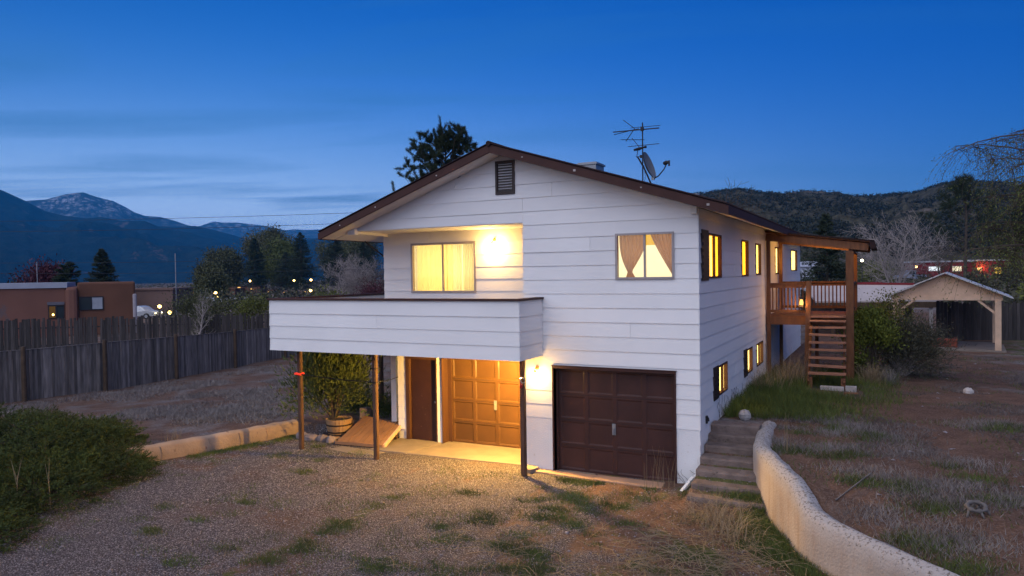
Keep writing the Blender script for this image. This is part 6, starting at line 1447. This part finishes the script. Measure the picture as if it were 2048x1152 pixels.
for b in (.25, 1.45): q = c1 + Vector((-u.y, u.x, 0)) * b; MB().lathe((q.x, q.y, world_origin(cc).z + .66), [(0, -.08), (.10, 0), (0, .08)], 8).build('headlight', LITH, cc)
c1 = at(386, 121); c0_ = at(440, 123); u = (c0_ - c1).normalized(); car('parked_car', c1, u, 4.4, 'white car parked below the olive budding tree', CARW, z0=G(c1.x, c1.y) + .1)
c1 = at(1803, 111); c0_ = at(1853, 112); u = (c0_ - c1).normalized(); z_ = 1.8; tk = car('pickup_truck', c1, u, 4.6, 'grey blue pickup truck parked left of the red house', CARB, 'truck', z0=z_)
# red house and its neighbours on the right
a, b = at(1850, 117), at(1943, 117); u = (b - a).normalized(); rh = thing('red_house', (a.x, a.y, 1.9), 'long low red house with lit windows on the right', 'house')
obox(MB(), a, u, 0, 7.6, 0, 6, 1.6, 4.75).build('wall', REDW, rh); obox(MB(), a, u, 7.62, 13.6, -.8, 6, 1.6, 4.85).build('wall', REDW, rh)
obox(MB(), a, u, -.2, 7.6, -.2, 6.2, 4.75, 4.98).build('roof_edge', GAZR, rh); obox(MB(), a, u, 7.55, 13.7, -1.0, 6.2, 4.85, 5.06).build('roof_edge', GAZR, rh)
for (u0, u1, z0, z1, mt, v) in ((.6, 2.4, 3.4, 4.05, WHP, -.03), (4.4, 5.8, 3.3, 4.05, lit('cream_far_window', (1.0, .88, .6), 1.2), -.03), (10.6, 11.6, 2.75, 3.85, YEP, -.83), (7.9, 8.5, 3.3, 3.75, WARMP, -.83)):
    w_ = obox(MB(), a, u, u0 - .08, u1 + .08, v + .0, v + .02, z0 - .08, z1 + .08).build('window', ALU, rh); obox(MB(), a, u, u0, u1, v - .02, v - .002, z0, z1).build('pane', mt, w_)
q = a + u * 8.9; point('red_house_light', (q.x + .3, q.y - 1.5, 3.9), 120, (1.0, .5, .15), .1)
a, b = at(1724, 84), at(1764, 84); u = (b - a).normalized(); tag(obox(MB(), a, u, 0, (b - a).length, 0, .2, 1.2, 2.35).build('red_wall', REDW, None), 'low dark red wall below the white lamp', 'wall')
a = at(1605, 80); tag(MB().box(a.x - 1.5, a.x + 1.2, a.y, a.y + 2, 1, 4.2).add([(a.x - 1.8, a.y - .3, 4.21), (a.x + 1.5, a.y - .3, 4.21), (a.x + 1.5, a.y + 2.3, 4.8), (a.x - 1.8, a.y + 2.3, 4.8)], [(0, 1, 2, 3)]).build('white_roof_cabin', M('pale_cabin', (.40, .42, .50), .8), None), 'small pale roofed cabin beyond the house end', 'cabin')
# bare light rocks / houses on the hillside
def on_hill(px, py, D_): f, r, u_ = Vector(_F), Vector(_R), Vector(_U); return CAMP + (f + r * ((px - 1024) / 1464) - u_ * ((py - 576) / 1464)) * D_
# fence of short stakes and poles, power lines
for i, (px, y0, D_, h) in enumerate([(75, 0, 75, 5.8), (352, 0, 70, 6.3), (505, 0, 100, 3.6)]):
    p = at(px, D_); tag(MB().tube([(p.x, p.y, -1), (p.x, p.y, h)], .045, 6).build('thin_pole', STEEL if i != 2 else POSTM, None), ['thin grey mast left of the purple tree', 'thin grey mast behind the slim bare tree', 'short brown pole below the distant grove'][i], 'pole', 'thin poles standing in the valley')
WIRE = M('wire', (.03, .035, .045), .7, .1)
def wire(a, za, b, zb_, sag, label, r=.016):
    pts = []
    for i in range(25):
        t = i / 24; p = a.lerp(b, t); pts.append((p.x, p.y, za + (zb_ - za) * t - sag * 4 * t * (1 - t)))
    tag(MB().tube(pts, r, 4).build('power_line', WIRE, None), label, 'power line', 'power lines over the left valley')
LA, RB = at(-420, 66), at(1100, 55)
wire(LA, 9.55, RB, 9.05, .45, 'highest power line crossing the sky above the mountains')
wire(LA + cf_ * 1.0, 8.75, RB + cf_ * 1.0, 8.45, .55, 'second power line just under the highest one')
wire(LA + cf_ * 8, 6.05, RB + cf_ * 8, 5.9, .5, 'third power line crossing before the blue mountains')
wire(LA + cf_ * 8, 5.1, RB + cf_ * 8, 4.75, .5, 'lowest power line crossing before the grove')

# pinon and juniper trees dotted over the near hill
rs = np.random.RandomState(150); hv_ = np.array([tuple(v.co) for v in hill.data.vertices]).reshape(150, 420, 3); C = []; n = 0
while n < 19000:
    j = rs.randint(12, 122); i = rs.randint(60, 410); a = hv_[j, i] + (hv_[j + 1, i] - hv_[j, i]) * rs.rand() + (hv_[j, i + 1] - hv_[j, i]) * rs.rand()
    if mnoise.noise((a[0] * .012, a[1] * .012, 5.0)) < .0 and rs.rand() < .85: continue
    s_ = .5 + 1.1 * rs.rand() ** 1.5; k = 10; C.append(a + np.array([0, 0, s_ * .7]) + rs.normal(size=(k, 3)) * s_ * np.array([.55, .55, .5])); n += 1
C = np.concatenate(C); V, F = cards(C, rvec(rs, len(C)) + np.array([0, 0, .4]), 1.0, .45, rs, quad=True)
tag(arr('hill_trees', V, F, leafmat('hill_tree_needles', (.022, .026, .016), .4, .05)), 'dark scrubby trees dotted over the near hill', 'trees', kind='stuff')
# ================================================================== AIR
hz = MB().box(-9000, 9000, -9000, 9000, -70, 820)
hm = D.materials.new('haze_air'); hm.use_nodes = True; ht = hm.node_tree; ht.nodes.clear()
ho = ht.nodes.new('ShaderNodeOutputMaterial'); hv = ht.nodes.new('ShaderNodeVolumePrincipled')
hv.inputs['Color'].default_value = (0.03, 0.40, 1.0, 1); hv.inputs['Density'].default_value = 1.25e-4; hv.inputs['Anisotropy'].default_value = 0.0
ht.links.new(hv.outputs[0], ho.inputs['Volume'])
tag(hz.build('haze', hm, None), 'thin blue dusk haze in the air between the house and mountains', 'haze', kind='stuff')
